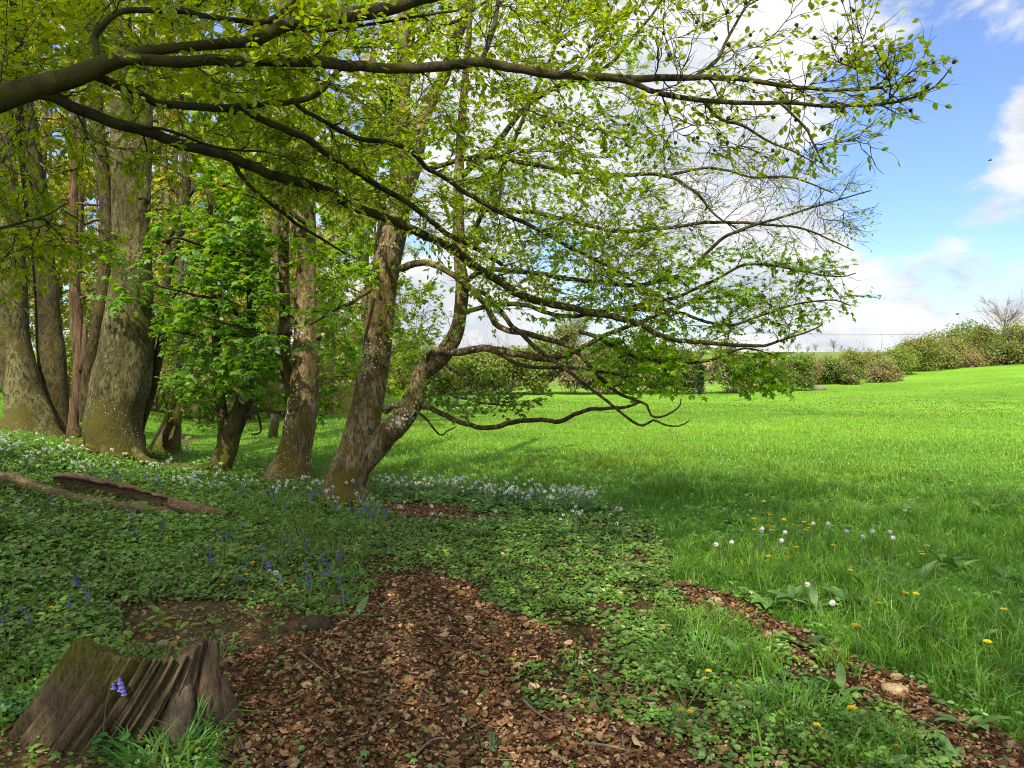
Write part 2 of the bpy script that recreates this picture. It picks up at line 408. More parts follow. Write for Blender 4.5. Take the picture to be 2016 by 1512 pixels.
LITTER = [
 [(440, 1760), (415, 1400), (430, 1310), (470, 1285), (560, 1265), (640, 1235), (715, 1180), (770, 1135), (850, 1135), (930, 1160), (985, 1200), (1060, 1235), (1130, 1275), (1110, 1305), (1005, 1315), (985, 1350), (1060, 1400), (1180, 1415), (1330, 1465), (1440, 1540), (1500, 1760)],
 [(745, 992), (850, 996), (1010, 1018), (960, 1034), (860, 1032), (770, 1014)],
 [(1300, 1145), (1400, 1163), (1480, 1190), (1560, 1235), (1660, 1285), (1760, 1325), (1830, 1395), (2016, 1465), (2300, 1600), (2300, 1760), (1880, 1760), (1830, 1480), (1750, 1420), (1640, 1345), (1530, 1285), (1450, 1240), (1360, 1185)],
 [(270, 905), (370, 905), (400, 920), (330, 925)], [(355, 855), (380, 855), (378, 875), (352, 878)],
]
SPARSE = [[(-100, 955), (130, 975), (280, 1010), (290, 1035), (150, 1030), (-100, 1010)], [(480, 1015), (640, 1040), (800, 1100), (880, 1150), (760, 1150), (620, 1100), (520, 1060)],
          [(880, 1180), (1180, 1260), (1330, 1400), (1150, 1420), (980, 1330)], [(1330, 1380), (1700, 1480), (1700, 1700), (1400, 1700)]]
DIRT = [[(260, 1290), (255, 1225), (330, 1180), (430, 1180), (540, 1195), (620, 1232), (560, 1262), (430, 1300), (330, 1310)], [(-200, 1440), (60, 1440), (210, 1480), (320, 1700), (-400, 1700)]]
GRASS = [(560, 700), (640, 930), (735, 945), (900, 962), (1170, 985), (1255, 1020), (1300, 1045), (1335, 1090), (1300, 1135), (1400, 1158), (1490, 1190), (1570, 1232), (1680, 1285), (1775, 1325), (1840, 1390), (2020, 1460), (2400, 1600), (4000, 1700), (4000, 300), (560, 300)]
TUFT = [[(1300, 1215), (1420, 1200), (1560, 1300), (1530, 1345), (1390, 1320)], [(1420, 1370), (1560, 1380), (1760, 1440), (1800, 1530), (1600, 1510), (1480, 1450)], [(1600, 1290), (1680, 1300), (1700, 1340), (1620, 1330)]]
WOODGRASS = [(-300, 700), (640, 700), (640, 935), (480, 930), (280, 890), (-300, 880)]

def jitter_px(x, y):
    z = height(x, y)
    px, py, d = proj(np.stack([x, y, z], -1))
    j = 160 / np.maximum(d, 1.0)
    return px + (n2(x, y, 2.2, 21, 4) - .5) * 2 * j * 1.7, py + (n2(x, y, 2.6, 37, 4) - .5) * j * 1.3, d

def masks(x, y):
    px, py, d = jitter_px(x, y)
    lit = np.zeros(px.shape); spa = np.zeros(px.shape); dirt = np.zeros(px.shape); tuft = np.zeros(px.shape)
    for p in LITTER: lit = np.maximum(lit, inpoly(px, py, p))
    for p in SPARSE: spa = np.maximum(spa, inpoly(px, py, p))
    for p in DIRT: dirt = np.maximum(dirt, inpoly(px, py, p))
    for p in TUFT: tuft = np.maximum(tuft, inpoly(px, py, p))
    fr = y > 1.0
    g = inpoly(px, py, GRASS) & (lit < .5)
    g = np.where(fr, g, x > 1.2)
    wg = inpoly(px, py, WOODGRASS) & (lit < .5) & fr
    lit = np.where(fr, lit, np.abs(x) < .8)
    return dict(litter=lit * 1.0, sparse=spa * fr, dirt=dirt * fr, grass=g * 1.0, wood=wg * 1.0, tuft=tuft * fr)

def axis(spec):
    v = [spec[0][0]]
    for a, b, st_ in spec:
        n = max(1, int(round((b - a) / st_))); v += list(a + (b - a) * np.arange(1, n + 1) / n)
    return np.array(v)
gx = axis([(-2600, -400, 440), (-400, -100, 30), (-100, -30, 3.5), (-30, -9, .7), (-9, 9, .085), (9, 30, .7), (30, 100, 3.5), (100, 400, 30), (400, 2600, 440)])
gy = axis([(-400, -40, 40), (-40, -4, 3), (-4, 1.5, .4), (1.5, 12, .085), (12, 30, .45), (30, 110, 2), (110, 300, 12), (300, 3400, 310)])
GX, GY = np.meshgrid(gx, gy); X, Y = GX.ravel(), GY.ravel(); Z = height(X, Y)
mk = masks(X, Y)
soil = np.array([.060, .036, .020]); litc = np.array([.085, .045, .022]); grs = np.array([.050, .135, .014]); cov = np.array([.030, .055, .014]); dirc = np.array([.10, .066, .036])
c = np.tile(soil * .7 + cov * .3, (len(X), 1))
def over(c, w, col): return c * (1 - w[:, None]) + col * w[:, None]
c = over(c, mk['sparse'] * .6, soil); c = over(c, mk['wood'], grs * np.array([1., .9, 1]))
c = over(c, mk['grass'], grs); c = over(c, mk['litter'], litc); c = over(c, mk['dirt'], dirc)
far = sst(9, 20, Y) * (mk['litter'] < .5)
fld = np.array([.106, .218, .018])
c = over(c, far * ((X > -3) | (mk['wood'] > .5)), fld)
nz = n2(X, Y, .35, 8, 3)[:, None]; nz2 = n2(X * .6, Y, .16, 63, 3)[:, None]; c = c * (.7 + .6 * nz) * (1 + (.9 * (nz2 - .5)) * sst(9, 20, Y)[:, None])
hd_ = np.interp(X, HX, HD)
beyond = sst(0, 12, Y - hd_ - 2)
c = over(c, beyond, np.array([.10, .15, .03])); c = over(c, beyond * sst(.56, .68, n2(X, Y, .03, 4, 2)), np.array([.17, .15, .06]))
nxg, nyg = len(gx), len(gy)
ii = (np.arange(nyg - 1)[:, None] * nxg + np.arange(nxg - 1)[None]).ravel()
quads = np.stack([ii, ii + 1, ii + 1 + nxg, ii + nxg], -1)
m, nt, out = new_mat('ground'); L = nt.links
at = N(nt, 'ShaderNodeAttribute', attribute_name='tint'); geo = N(nt, 'ShaderNodeNewGeometry')
n1 = N(nt, 'ShaderNodeTexNoise', i_Scale=55., i_Detail=5., i_Roughness=.7); L.new(geo.outputs['Position'], n1.inputs['Vector'])
n3 = N(nt, 'ShaderNodeTexNoise', i_Scale=3., i_Detail=5., i_Roughness=.65); L.new(geo.outputs['Position'], n3.inputs['Vector'])
r = N(nt, 'ShaderNodeMapRange', i_1=.3, i_2=.7, i_3=.6, i_4=1.4); L.new(n1.outputs[0], r.inputs[0])
r3 = N(nt, 'ShaderNodeMapRange', i_1=.3, i_2=.7, i_3=.75, i_4=1.25); L.new(n3.outputs[0], r3.inputs[0])
mm = N(nt, 'ShaderNodeMath', operation='MULTIPLY'); L.new(r.outputs[0], mm.inputs[0]); L.new(r3.outputs[0], mm.inputs[1])
vm = N(nt, 'ShaderNodeVectorMath', operation='SCALE'); L.new(at.outputs['Color'], vm.inputs[0]); L.new(mm.outputs[0], vm.inputs['Scale'])
b = N(nt, 'ShaderNodeBsdfPrincipled'); b.inputs['Roughness'].default_value = .95; b.inputs['Specular IOR Level'].default_value = .05
L.new(vm.outputs[0], b.inputs['Base Color'])
bp = N(nt, 'ShaderNodeBump'); bp.inputs['Strength'].default_value = .6; bp.inputs['Distance'].default_value = .02
L.new(n1.outputs[0], bp.inputs['Height']); L.new(bp.outputs[0], b.inputs['Normal']); L.new(b.outputs[0], out.inputs['Surface'])
go = link('ground', make_mesh('ground', np.stack([X, Y, Z], -1), [quads], m, c, True)); tag(go, 'rolling ground of woodland floor and open green pasture', 'ground', kind='structure')

# ---------------------------------------------------------------- grass, ground cover, leaf litter (stuff)
def scatter(n, r0, r1, powr, half=48):
    """positions in the view wedge; density per area falls as r**-powr"""
    u = rng.random(n); e = 2 - powr
    r = (r0 ** e + u * (r1 ** e - r0 ** e)) ** (1 / e) if abs(e) > 1e-6 else r0 * (r1 / r0) ** u
    th = np.radians((rng.random(n) * 2 - 1) * half)
    return r * np.sin(th), r * np.cos(th)

def blades(mb, x, y, hgt, wid, tint, bend=.5):
    n = len(x); z = height(x, y)
    az = rng.random(n) * 2 * math.pi; fa = rng.random(n) * math.pi
    s = np.stack([np.cos(fa), np.sin(fa), 0 * fa], -1); bd = np.stack([np.cos(az), np.sin(az), 0 * az], -1)
    b = np.stack([x, y, z - .01], -1); be = (bend * (.4 + rng.random(n)))[:, None]
    h = hgt[:, None]; w = wid[:, None]
    m1 = b + UP * h * .55 + bd * h * be * .25; tip = b + UP * h * (1 - .35 * be) + bd * h * be
    V = np.stack([b - s * w * .5, b + s * w * .5, m1 + s * w * .42, m1 - s * w * .42, tip], 1)
    base = np.arange(n)[:, None] * 5
    T = np.repeat(tint, 5, 0); 
    mb.add(V.reshape(-1, 3), [base + np.array([[0, 1, 2, 3]]), base + np.array([[3, 2, 4]])], T)

mb = MB()
for (n, r0, r1, pw, hs, ws) in ((210000, 1.8, 12, 1.1, 1., 1.), (190000, 9, 30, 1.3, .95, 2.2), (90000, 26, 75, 1.4, .9, 6.0)):
    x, y = scatter(n, r0, r1, pw)
    mk = masks(x, y)
    keep = ((mk['grass'] > .5) | (mk['tuft'] > .5) | ((mk['wood'] > .5) & (rng.random(n) < .75)))
    hd_ = np.interp(x, HX, HD); keep &= y < hd_ - .5
    x, y = x[keep], y[keep]; d = np.hypot(x, y)
    cl = .6 * n2(x, y, 1.6, 51, 3) + .4 * n2(x, y, .7, 53, 2) + .12 * (n2(x, y, 5, 54, 2) - .5); cl2 = n2(x, y, .5, 61, 2)
    hg = (.055 + .16 * sst(.38, .72, cl) * (1 - sst(8, 16, d) * .75)) * (.6 + .8 * rng.random(len(x))) * hs
    wd = (.0042 + .003 * rng.random(len(x))) * ws
    fq = sst(8.5, 13, d)[:, None]; tn = tints(len(x), (.082, .215, .010), .42, (.17, .28, .015), .25) * (1 - fq) + tints(len(x), (.128, .264, .010), .38, (.22, .31, .02), .25) * fq
    cl3 = n2(x, y, .16, 63, 3)[:, None]; tn = tn * (.70 + .6 * cl2[:, None]) * (.72 + .56 * cl3) * (1 - .22 * sst(18, 45, d))[:, None]; tn[:, 0] *= (1 + .5 * (cl2 - .5))
    dry = rng.random(len(x)) < .02; tn[dry] = (.25, .2, .09)
    blades(mb, x, y, hg, wd, tn, .75)
g = mb.build('meadow_grass', M_GRASS); tag(g, 'fresh green pasture grass, thick and long in tufts near the path', 'grass', kind='stuff')

mb = MB()      # strappy woodland blades on the bank
x, y = scatter(80000, 1.8, 13, 1.0)
mk = masks(x, y); px, py, d = proj(np.stack([x, y, height(x, y)], -1))
dens = np.where(x < -.5 - .1 * y, .32 + .6 * sst(1150, 930, py), .05) * (mk['litter'] < .5) * (mk['dirt'] < .5) * (mk['grass'] < .5) * (mk['wood'] < .5)
k = rng.random(len(x)) < dens * (.3 + 1.4 * sst(.4, .7, n2(x, y, 1.3, 77)))
x, y = x[k], y[k]
blades(mb, x, y, (.10 + .16 * rng.random(len(x))), .006 + .006 * rng.random(len(x)), tints(len(x), (.075, .18, .012), .45, (.14, .23, .02), .3), 1.1)
g = mb.build('woodland_grass', M_GRASS); tag(g, 'thin strappy blades growing among the herbs on the shaded bank', 'grass', kind='stuff')

mb = MB()      # low herb carpet
x, y = scatter(420000, 1.8, 13, .8)
mk = masks(x, y); px, py, d = proj(np.stack([x, y, height(x, y)], -1))
base = np.where(mk['grass'] > .5, .10, 1.0) * (mk['wood'] < .5)
base = np.where(mk['sparse'] > .5, .45, base); base = np.where(mk['litter'] > .5, .035, base); base = np.where(mk['dirt'] > .5, .14, base); base = np.where(mk['tuft'] > .5, .4, base)
cl = n2(x, y, 2.5, 91, 3)
lgp = np.array([ground_hit(a, b_)[0][:2] for a, b_ in ((-60, 965), (60, 975), (200, 1002), (330, 1020), (450, 1027))])
ldist = np.full(len(x), 9.)
for (a, b_), (c_, e_) in zip(lgp[:-1], lgp[1:]):
    t_ = np.clip(((x - a) * (c_ - a) + (y - b_) * (e_ - b_)) / ((c_ - a) ** 2 + (e_ - b_) ** 2), 0, 1); ldist = np.minimum(ldist, np.hypot(x - a - t_ * (c_ - a), y - b_ - t_ * (e_ - b_)))
k = rng.random(len(x)) < sst(.05, .22, ldist) * base * sst(.34, .58, .6 * cl + .4 * n2(x, y, 7, 95, 2) + .06)
x, y = x[k], y[k]; n = len(x); px = px[k]; cl = cl[k]
left = sst(-1.0, -2.2, x + .12 * y)
hz = (.012 + (.035 + .07 * left) * rng.random(n) ** 1.4) * (.3 + 1.2 * n2(x, y, 1.1, 97, 2)) * (1 + 1.6 * sst(.6, .75, n2(x, y, 4, 99, 2)))
az = rng.random(n) * 2 * math.pi
axs = np.stack([np.cos(az), np.sin(az), (rng.random(n) - .6) * .7], -1)
nr = np.stack([(rng.random(n) - .5) * .9, (rng.random(n) - .7) * .9, np.ones(n)], -1)
pos = np.stack([x, y, height(x, y) + hz], -1) - .5 * .03 * norm(axs)
ta = tints(n, (.100, .210, .018), .4, (.06, .15, .02), .3); tb = tints(n, (.098, .220, .010), .4, (.10, .19, .015), .25)
tn = ta * (1 - left[:, None]) + tb * left[:, None]; tn = tn * (.6 + .8 * n2(x, y, 1.7, 98, 3))[:, None]; tn[rng.random(n) < .02] = (.20, .20, .04)
sz = (.010 + .022 * rng.random(n) ** 1.6) * (.7 + .7 * n2(x, y, 3, 96, 2)) * (1 + .25 * left) * np.where(np.hypot(x, y) > 6, 1.25, 1)
rr = rng.random(n) < .6
leaves(mb, pos[rr], axs[rr], nr[rr], sz[rr], 'round', tn[rr]); rr = ~rr
r3_ = rr & (rng.random(n) < .35 + .4 * left); rr &= ~r3_
leaves(mb, pos[rr], axs[rr], nr[rr], sz[rr] * 1.5, 'beech', tn[rr]); leaves(mb, pos[r3_], axs[r3_], nr[r3_], sz[r3_] * 1.45, 'palm', tn[r3_])
g = mb.build('herb_carpet', M_COVER); tag(g, 'carpet of small rounded green herb leaves over the shaded woodland floor', 'ground cover', kind='stuff')

mb = MB()      # fallen leaves
x, y = scatter(260000, 1.8, 12, .7)
mk = masks(x, y)
pr = np.where(mk['litter'] > .5, 1.0, np.where(mk['sparse'] > .5, .4, np.where(mk['grass'] > .5, .0, .22))); pr = np.where(mk['dirt'] > .5, .22, pr) * (mk['wood'] < .5)
k = rng.random(len(x)) < pr; x, y = x[k], y[k]; n = len(x)
az = rng.random(n) * 2 * math.pi
axs = np.stack([np.cos(az), np.sin(az), (rng.random(n) - .5) * .8], -1)
nr = np.stack([(rng.random(n) - .5) * 2.6, (rng.random(n) - .5) * 2.6, np.ones(n)], -1)
pal = np.array([(.165, .082, .038), (.22, .125, .062), (.09, .044, .021), (.29, .195, .115), (.05, .027, .015), (.17, .080, .034)])
tn = pal[rng.integers(0, 6, n)] * (.7 + .6 * rng.random((n, 1)))
pos = np.stack([x, y, height(x, y) + .004 + .028 * rng.random(n)], -1)
big = rng.random(n) < .07
tw0 = rng.integers(0, n, 900); tp0 = pos[tw0] + [0, 0, .012]; ta_ = rng.random(900) * 6.28; tl_ = (.04 + .13 * rng.random(900) ** 2)[:, None]
tpth = np.stack([tp0, tp0 + np.stack([np.cos(ta_), np.sin(ta_), .1 * (rng.random(900) - .5)], -1) * tl_ * .5 + (rng.random((900, 3)) - .5) * .012, tp0 + np.stack([np.cos(ta_), np.sin(ta_), 0 * ta_], -1) * tl_], 1)
Vt, Ft = tubes(tpth, np.tile([.0022, .0018, .0010], (900, 1)), 4); mb.add(Vt, [Ft], np.repeat(np.array([[.16, .11, .07]]) * (.4 + rng.random((900, 1))), 12, 0))
tn = tn * (.55 + .9 * n2(x, y, 1.4, 41, 3))[:, None]
leaves(mb, pos - norm(axs) * .02, axs, nr, (1 + .9 * big) * (.014 + .024 * rng.random(n) ** 1.5), 'litter', tn)
g = mb.build('leaf_litter', M_DULL); tag(g, 'curled brown fallen beech leaves lying over the bare woodland floor', 'fallen leaves', kind='stuff')
# ---------------------------------------------------------------- trees traced limb by limb, grown outward by rule
class Tree:
    def __init__(s, name, label, cat, base, group=None):
        s.root = thing(name, base, label, cat, group); s.base = np.asarray(base, float)
        s.ap = np.zeros((60000, 3)); s.ad = np.zeros((60000, 3)); s.ar = np.zeros(60000); s.na = 0
        s.brl = []; s.brr = []; s.tw = []; s.twr = []; s.lf = []
    def anchor(s, path, rad):
        k = len(path); d = norm(np.gradient(path, axis=0))
        s.ap[s.na:s.na + k] = path; s.ad[s.na:s.na + k] = d; s.ar[s.na:s.na + k] = rad; s.na += k
    def trunk(s, rows, depth, mat, dlean=0., name='trunk', flare=None, extra=None, sides=30, amp=.07, n=70, bury=.35, anchors=False, part=True, fs=6.):
        """rows (py, left px, right px) from the ground upward"""
        pts = []
        y0 = rows[0][0]
        for i, (y, a, b_) in enumerate(rows):
            d = depth + dlean * (y0 - y) / 1000
            p = P((a + b_) / 2, y, d); pts.append([*p, (b_ - a) / 2 * d / F_PX])
        pts = np.array(pts)
        if bury: pts = np.concatenate([[[pts[0, 0] - (pts[1, 0] - pts[0, 0]) * .5, pts[0, 1], pts[0, 2] - bury, pts[0, 3] * 1.15]], pts])
        if extra is not None: pts = np.concatenate([pts, extra])
        q = resample(pts, n)
        V, F = tube_noisy(q[:, :3], np.maximum(q[:, 3], .004), sides, amp, fs, int(abs(pts[0, 0]) * 97) % 50, flare)
        mb = MB(); mb.add(V, F); o = mb.build(name, mat, s.root, True)
        if anchors: s.anchor(q[:, :3], q[:, 3])
        return q
    def limb(s, pts, mat, name='branch', n=None, sides=10, amp=.07, anchors=True, root=None):
        """pts (px, py, depth, half width px)"""
        p = np.array([[*P(a, b_, d), r * d / F_PX] for a, b_, d, r in pts])
        if root is not None: p = np.concatenate([root, p])
        L_ = np.linalg.norm(np.diff(p[:, :3], axis=0), axis=1).sum()
        n = n or int(max(12, L_ / .05))
        q = resample(p, n)
        w = (fbm(q[:, :3] * 3.5, 2, 5) - .5)[:, None] * np.array([[.02, .02, .05]]) + (fbm(q[:, :3] * 11, 2, 15) - .5)[:, None] * np.array([[.01, .01, .025]])
        q[:, :3] += w * np.clip(q[:, 3:4] / .02, .3, 1)
        V, F = tube_noisy(q[:, :3], np.maximum(q[:, 3], .0025), sides, amp, 14, 3)
        mb = MB(); mb.add(V, F); mb.build(name, mat, s.root, True)
        if anchors: s.anchor(q[:, :3], q[:, 3])
    def grow(s, a, t, d0, r0, droop=0., k=7, jit=.06):
        Lg = np.linalg.norm(t - a)
        u = np.linspace(0, 1, k)[:, None]
        m0 = d0 * Lg * .9; m1 = (t - a) * .9 + np.array([0, 0, droop * Lg])
        h = (2 * u**3 - 3 * u**2 + 1) * a + (u**3 - 2 * u**2 + u) * m0 + (-2 * u**3 + 3 * u**2) * t + (u**3 - u**2) * m1
        h[1:] += (rng.random((k - 1, 3)) - .5) * jit * Lg
        return h, r0 * (1 - u[:, 0]) ** .8 + .0016
    def fill(s, poly, dr, n, leaf='beech', lsize=(.035, .05), tint=(.1, .2, .02), hue=(.16, .22, .02), lden=1.0, twlen=(.12, .38), twden=9, sub=True, maxlen=1.5, droop=-.15, flat=.35, var=.3, minlen=.12):
        poly = np.asarray(poly, float)
        T = []
        while len(T) < n:
            px = rng.uniform(poly[:, 0].min(), poly[:, 0].max(), 400); py = rng.uniform(poly[:, 1].min(), poly[:, 1].max(), 400)
            kk = inpoly(px, py, poly)
            for a, b_ in zip(px[kk], py[kk]): T.append(P(a, b_, rng.uniform(*dr)))
        T = np.array(T[:n])
        dm = np.array([np.linalg.norm(s.ap[:s.na] - t, axis=1).min() for t in T])
        for t in T[np.argsort(dm)]:
            v = t - s.ap[:s.na]; ds = np.linalg.norm(v, axis=1)
            cs = (v * s.ad[:s.na]).sum(1) / np.maximum(ds, 1e-6)
            cost = ds * (1.7 - cs)
            cost = np.where(ds < minlen, 9, cost)
            j = int(np.argmin(cost))
            if ds[j] > maxlen:      # stop short of the goal
                t = s.ap[j] + v[j] / ds[j] * maxlen
            a = s.ap[j].copy(); Lg = np.linalg.norm(t - a)
            if Lg < .05: continue
            d0 = norm(s.ad[j] + .6 * norm(v[j]) + (rng.random(3) - .5) * .5)
            r0 = min(.6 * s.ar[j], .0028 + .0075 * Lg)
            h, r = s.grow(a, t, d0, r0, droop)
            s.brl.append(h); s.brr.append(r); s.anchor(h[1:], r[1:])
            s.twigs(h, r, Lg, leaf, lsize, tint, hue, lden, twlen, twden, sub, flat, var)
    def twigs(s, h, r, Lg, leaf, lsize, tint, hue, lden, twlen, twden, sub, flat, var):
        m = max(3, int(Lg * twden))
        tn = norm(np.gradient(h, axis=0))
        side = rng.choice([-1, 1])
        pn = norm(UP + (rng.random(3) - .5) * 2 * flat)
        for i in range(m):
            f = .22 + .78 * (i + rng.random() * .6) / m; f = min(f, .999)
            x = f * (len(h) - 1); k = int(x); p = h[k] + (h[min(k + 1, len(h) - 1)] - h[k]) * (x - k); t = tn[k]
            sd = norm(np.cross(pn, t)) * side; side = -side
            ang = math.radians(rng.uniform(25, 60))
            d = norm(t * math.cos(ang) + sd * math.sin(ang) + (rng.random(3) - .5) * .35)
            L1 = rng.uniform(*twlen) * (1.15 - .6 * f)
            s.twig(p, d, t, L1, .0021 if not sub else .0026, leaf, lsize, tint, hue, lden, var, pn)
            if sub and rng.random() < .85:
                for q in range(rng.integers(1, 4)):
                    p2 = p + d * L1 * rng.uniform(.3, .8)
                    d2 = norm(d + (rng.random(3) - .5) * 1.3 + sd * rng.choice([-.4, .4]))
                    s.twig(p2, d2, d, L1 * rng.uniform(.4, .8), .0016, leaf, lsize, tint, hue, lden, var, pn)
        s.twig(h[-1], tn[-1], tn[-1], rng.uniform(*twlen) * .7, .0016, leaf, lsize, tint, hue, lden, var, pn)
    def twig(s, p, d, t, L1, r, leaf, lsize, tint, hue, lden, var, pn):
        e = d * L1 + t * L1 * .25 + UP * L1 * rng.uniform(-.05, .22) + (rng.random(3) - .5) * .22 * L1
        b1 = p + d * L1 * .35 + (rng.random(3) - .5) * .12 * L1; b2 = p + d * L1 * .72 + t * .1 * L1 + (rng.random(3) - .5) * .18 * L1
        s.tw.append([p, b1, b2, p + e]); s.twr.append([r, r * .8, r * .65, r * .4])
        if lden <= 0: return
        nl = rng.poisson(lden * (1.2 + L1 * 16))
        if nl == 0: return
        f = 1 - rng.random(nl) ** 1.4 * .85
        q = p + (b2 - p) * np.minimum(f / .72, 1)[:, None] + (p + e - b2) * np.clip((f - .72) / .28, 0, 1)[:, None]
        sdv = norm(np.cross(pn, d)) * rng.choice([-1, 1], nl)[:, None]
        ax = d * rng.uniform(.3, 1, (nl, 1)) + sdv * rng.uniform(.2, 1, (nl, 1)) + (rng.random((nl, 3)) - .5) * .7 - UP * rng.uniform(0, .5, (nl, 1))
        nr = pn + (rng.random((nl, 3)) - .5) * 1.1
        s.lf.append((leaf, q, ax, nr, rng.uniform(*lsize, nl), tints(nl, tint, var, hue, .35)))
    def finish(s, bmat, lname='foliage', sides=5, leafmat=None):
        if s.brl:
            mb = MB()
            V, F = tubes(s.brl, s.brr, sides); mb.add(V, [F])
            V, F = tubes(s.tw, s.twr, 3); mb.add(V, [F])
            mb.build('twigs', bmat, s.root, True)
        if s.lf:
            mb = MB()
            for kind in LEAF:
                g = [l for l in s.lf if l[0] == kind]
                if g: leaves(mb, *[np.concatenate([l[i] for l in g]) for i in (1, 2, 3, 4)], kind, np.concatenate([l[5] for l in g]))
            mb.build(lname, leafmat or M_LEAF, s.root)

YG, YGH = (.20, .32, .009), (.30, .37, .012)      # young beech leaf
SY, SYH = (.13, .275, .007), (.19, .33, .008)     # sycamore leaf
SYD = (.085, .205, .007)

# --- near beech whose limbs hang over the view; its trunk stands just outside the frame
gA = np.array([-4.3, 3.2, height(-4.3, 3.2)])
A = Tree('overhanging_beech', 'dark beech limbs reaching across the top from beyond the frame edge, small fresh leaves', 'tree', gA)
tp = np.array([[-4.35, 3.15, gA[2] - .4, .52], [-4.3, 3.2, gA[2] + .3, .42], [-4.2, 3.25, 2.2, .36], [-4.15, 3.3, 4.5, .33], [-4.1, 3.1, 8, .24], [-3.9, 2.8, 12, .12]])
q = resample(tp, 60); V, F = tube_noisy(q[:, :3], q[:, 3], 26, .07, 6, 3); mb = MB(); mb.add(V, F); mb.build('trunk', M_OLD, A.root, True)
rt = lambda z, r: np.array([[-4.18, 3.25, z, r]])
A.limb([(-150, 238, 3.7, 29), (0, 190, 3.8, 25), (100, 165, 3.9, 21), (190, 135, 3.95, 18), (240, 118, 4, 15), (300, 100, 4.1, 10), (400, 92, 4.2, 10), (500, 78, 4.3, 11), (560, 52, 4.4, 12), (630, 38, 4.5, 12), (700, 26, 4.6, 14), (800, 6, 4.7, 13), (880, -20, 4.8, 12), (1000, -70, 5, 9)], M_BEECH, root=rt(2.35, .095), sides=16)
A.limb([(225, 124, 3.97, 12), (270, 120, 4, 11), (347, 120, 4.05, 11), (417, 118, 4.1, 11), (555, 119, 4.2, 11), (640, 126, 4.2, 11), (739, 132, 4.25, 10), (843, 134, 4.3, 10), (947, 124, 4.3, 9.5), (1010, 130, 4.3, 9), (1086, 142, 4.3, 8.5), (1180, 149, 4.3, 8), (1250, 152, 4.3, 7.5), (1364, 153, 4.3, 6), (1478, 157, 4.25, 5), (1573, 172, 4.2, 4), (1668, 178, 4.2, 3.2), (1744, 170, 4.2, 2.4), (1800, 160, 4.15, 1.7)], M_BEECH, sides=12)
A.limb([(1200, 150, 4.3, 5), (1250, 163, 4.25, 5.5), (1288, 179, 4.2, 5.5), (1383, 198, 4.1, 5), (1460, 203, 4.1, 4.5), (1535, 205, 4.05, 4.2), (1630, 207, 4, 3.4), (1744, 203, 4, 2.6), (1800, 190, 3.95, 2.1), (1843, 168, 3.95, 1.7), (1873, 132, 3.9, 1)], M_BEECH)
A.limb([(1383, 198, 4.1, 3.2), (1421, 236, 4.1, 3), (1463, 247, 4.1, 2.8), (1516, 281, 4.05, 2.2), (1560, 298, 4, 1.6), (1600, 318, 4, 1)], M_BEECH)
A.limb([(1535, 205, 4.05, 2.8), (1584, 251, 4, 2.6), (1600, 281, 4, 2.1), (1623, 327, 3.9, 1.4)], M_BEECH)
A.limb([(947, 124, 4.3, 5), (960, 90, 4.4, 5), (975, 40, 4.5, 4.5), (985, -30, 4.6, 4)], M_BEECH)
A.limb([(1364, 153, 4.3, 3.5), (1410, 120, 4.4, 3.5), (1430, 80, 4.5, 3), (1455, 35, 4.6, 2.6), (1490, -20, 4.7, 2)], M_BEECH)
A.limb([(60, 178, 3.85, 14), (87, 187, 3.9, 13), (130, 205, 4, 11), (174, 224, 4.1, 11), (243, 250, 4.3, 11), (312, 266, 4.5, 11), (382, 292, 4.7, 10), (451, 312, 4.9, 10), (555, 352, 5.2, 10), (625, 370, 5.4, 9.5), (704, 408, 5.6, 9), (774, 434, 5.8, 8.5), (843, 463, 6, 8.5), (912, 505, 6.2, 8.5), (982, 552, 6.4, 8), (1016, 578, 6.4, 8), (1103, 599, 6.5, 7.5), (1155, 614, 6.5, 7), (1242, 632, 6.5, 6), (1300, 660, 6.5, 5), (1360, 670, 6.5, 4.6), (1419, 677, 6.5, 4.2), (1469, 682, 6.4, 3.6), (1508, 681, 6.4, 3), (1548, 667, 6.3, 2.4), (1588, 654, 6.3, 1.9), (1617, 640, 6.2, 1.4), (1619, 628, 6.2, 1)], M_BEECH, sides=12)
A.limb([(170, 145, 3.95, 9), (240, 176, 4.1, 8), (295, 201, 4.3, 8), (347, 208, 4.4, 8), (417, 210, 4.5, 7.5), (486, 205, 4.6, 7), (555, 198, 4.7, 6.5), (610, 191, 4.8, 6), (640, 172, 4.8, 5), (656, 149, 4.9, 4.5), (690, 120, 5, 4)], M_BEECH)
A.limb([(440, 210, 4.5, 6), (480, 220, 4.6, 7), (521, 236, 4.7, 7), (590, 267, 4.9, 7.5), (642, 298, 5.1, 7), (700, 338, 5.3, 6.5), (760, 372, 5.5, 6), (830, 420, 5.7, 5.5), (905, 470, 6, 5), (990, 520, 6.2, 4)], M_BEECH)
A.limb([(583, 201, 4.7, 4.5), (635, 235, 4.9, 4.5), (704, 267, 5.1, 5), (791, 288, 5.3, 5), (843, 333, 5.5, 4.8), (895, 368, 5.7, 4.5), (947, 399, 5.8, 4.5), (1051, 444, 6, 4), (1121, 486, 6.2, 3.6), (1190, 520, 6.3, 3.2), (1260, 560, 6.4, 2.5), (1330, 600, 6.5, 2)], M_BEECH)
A.limb([(191, 132, 3.95, 7), (190, 100, 3.95, 7), (186, 72, 4, 6.5), (215, 38, 4, 6), (257, 21, 4.1, 6), (347, 25, 4.2, 6), (417, 37, 4.3, 5.5), (521, 42, 4.4, 5.5), (573, 5, 4.5, 5), (610, -40, 4.6, 4)], M_BEECH)
A.limb([(521, 40, 4.4, 4), (560, 55, 4.5, 4), (640, 60, 4.6, 3.6), (740, 45, 4.7, 3), (900, 20, 4.8, 2.2)], M_BEECH)
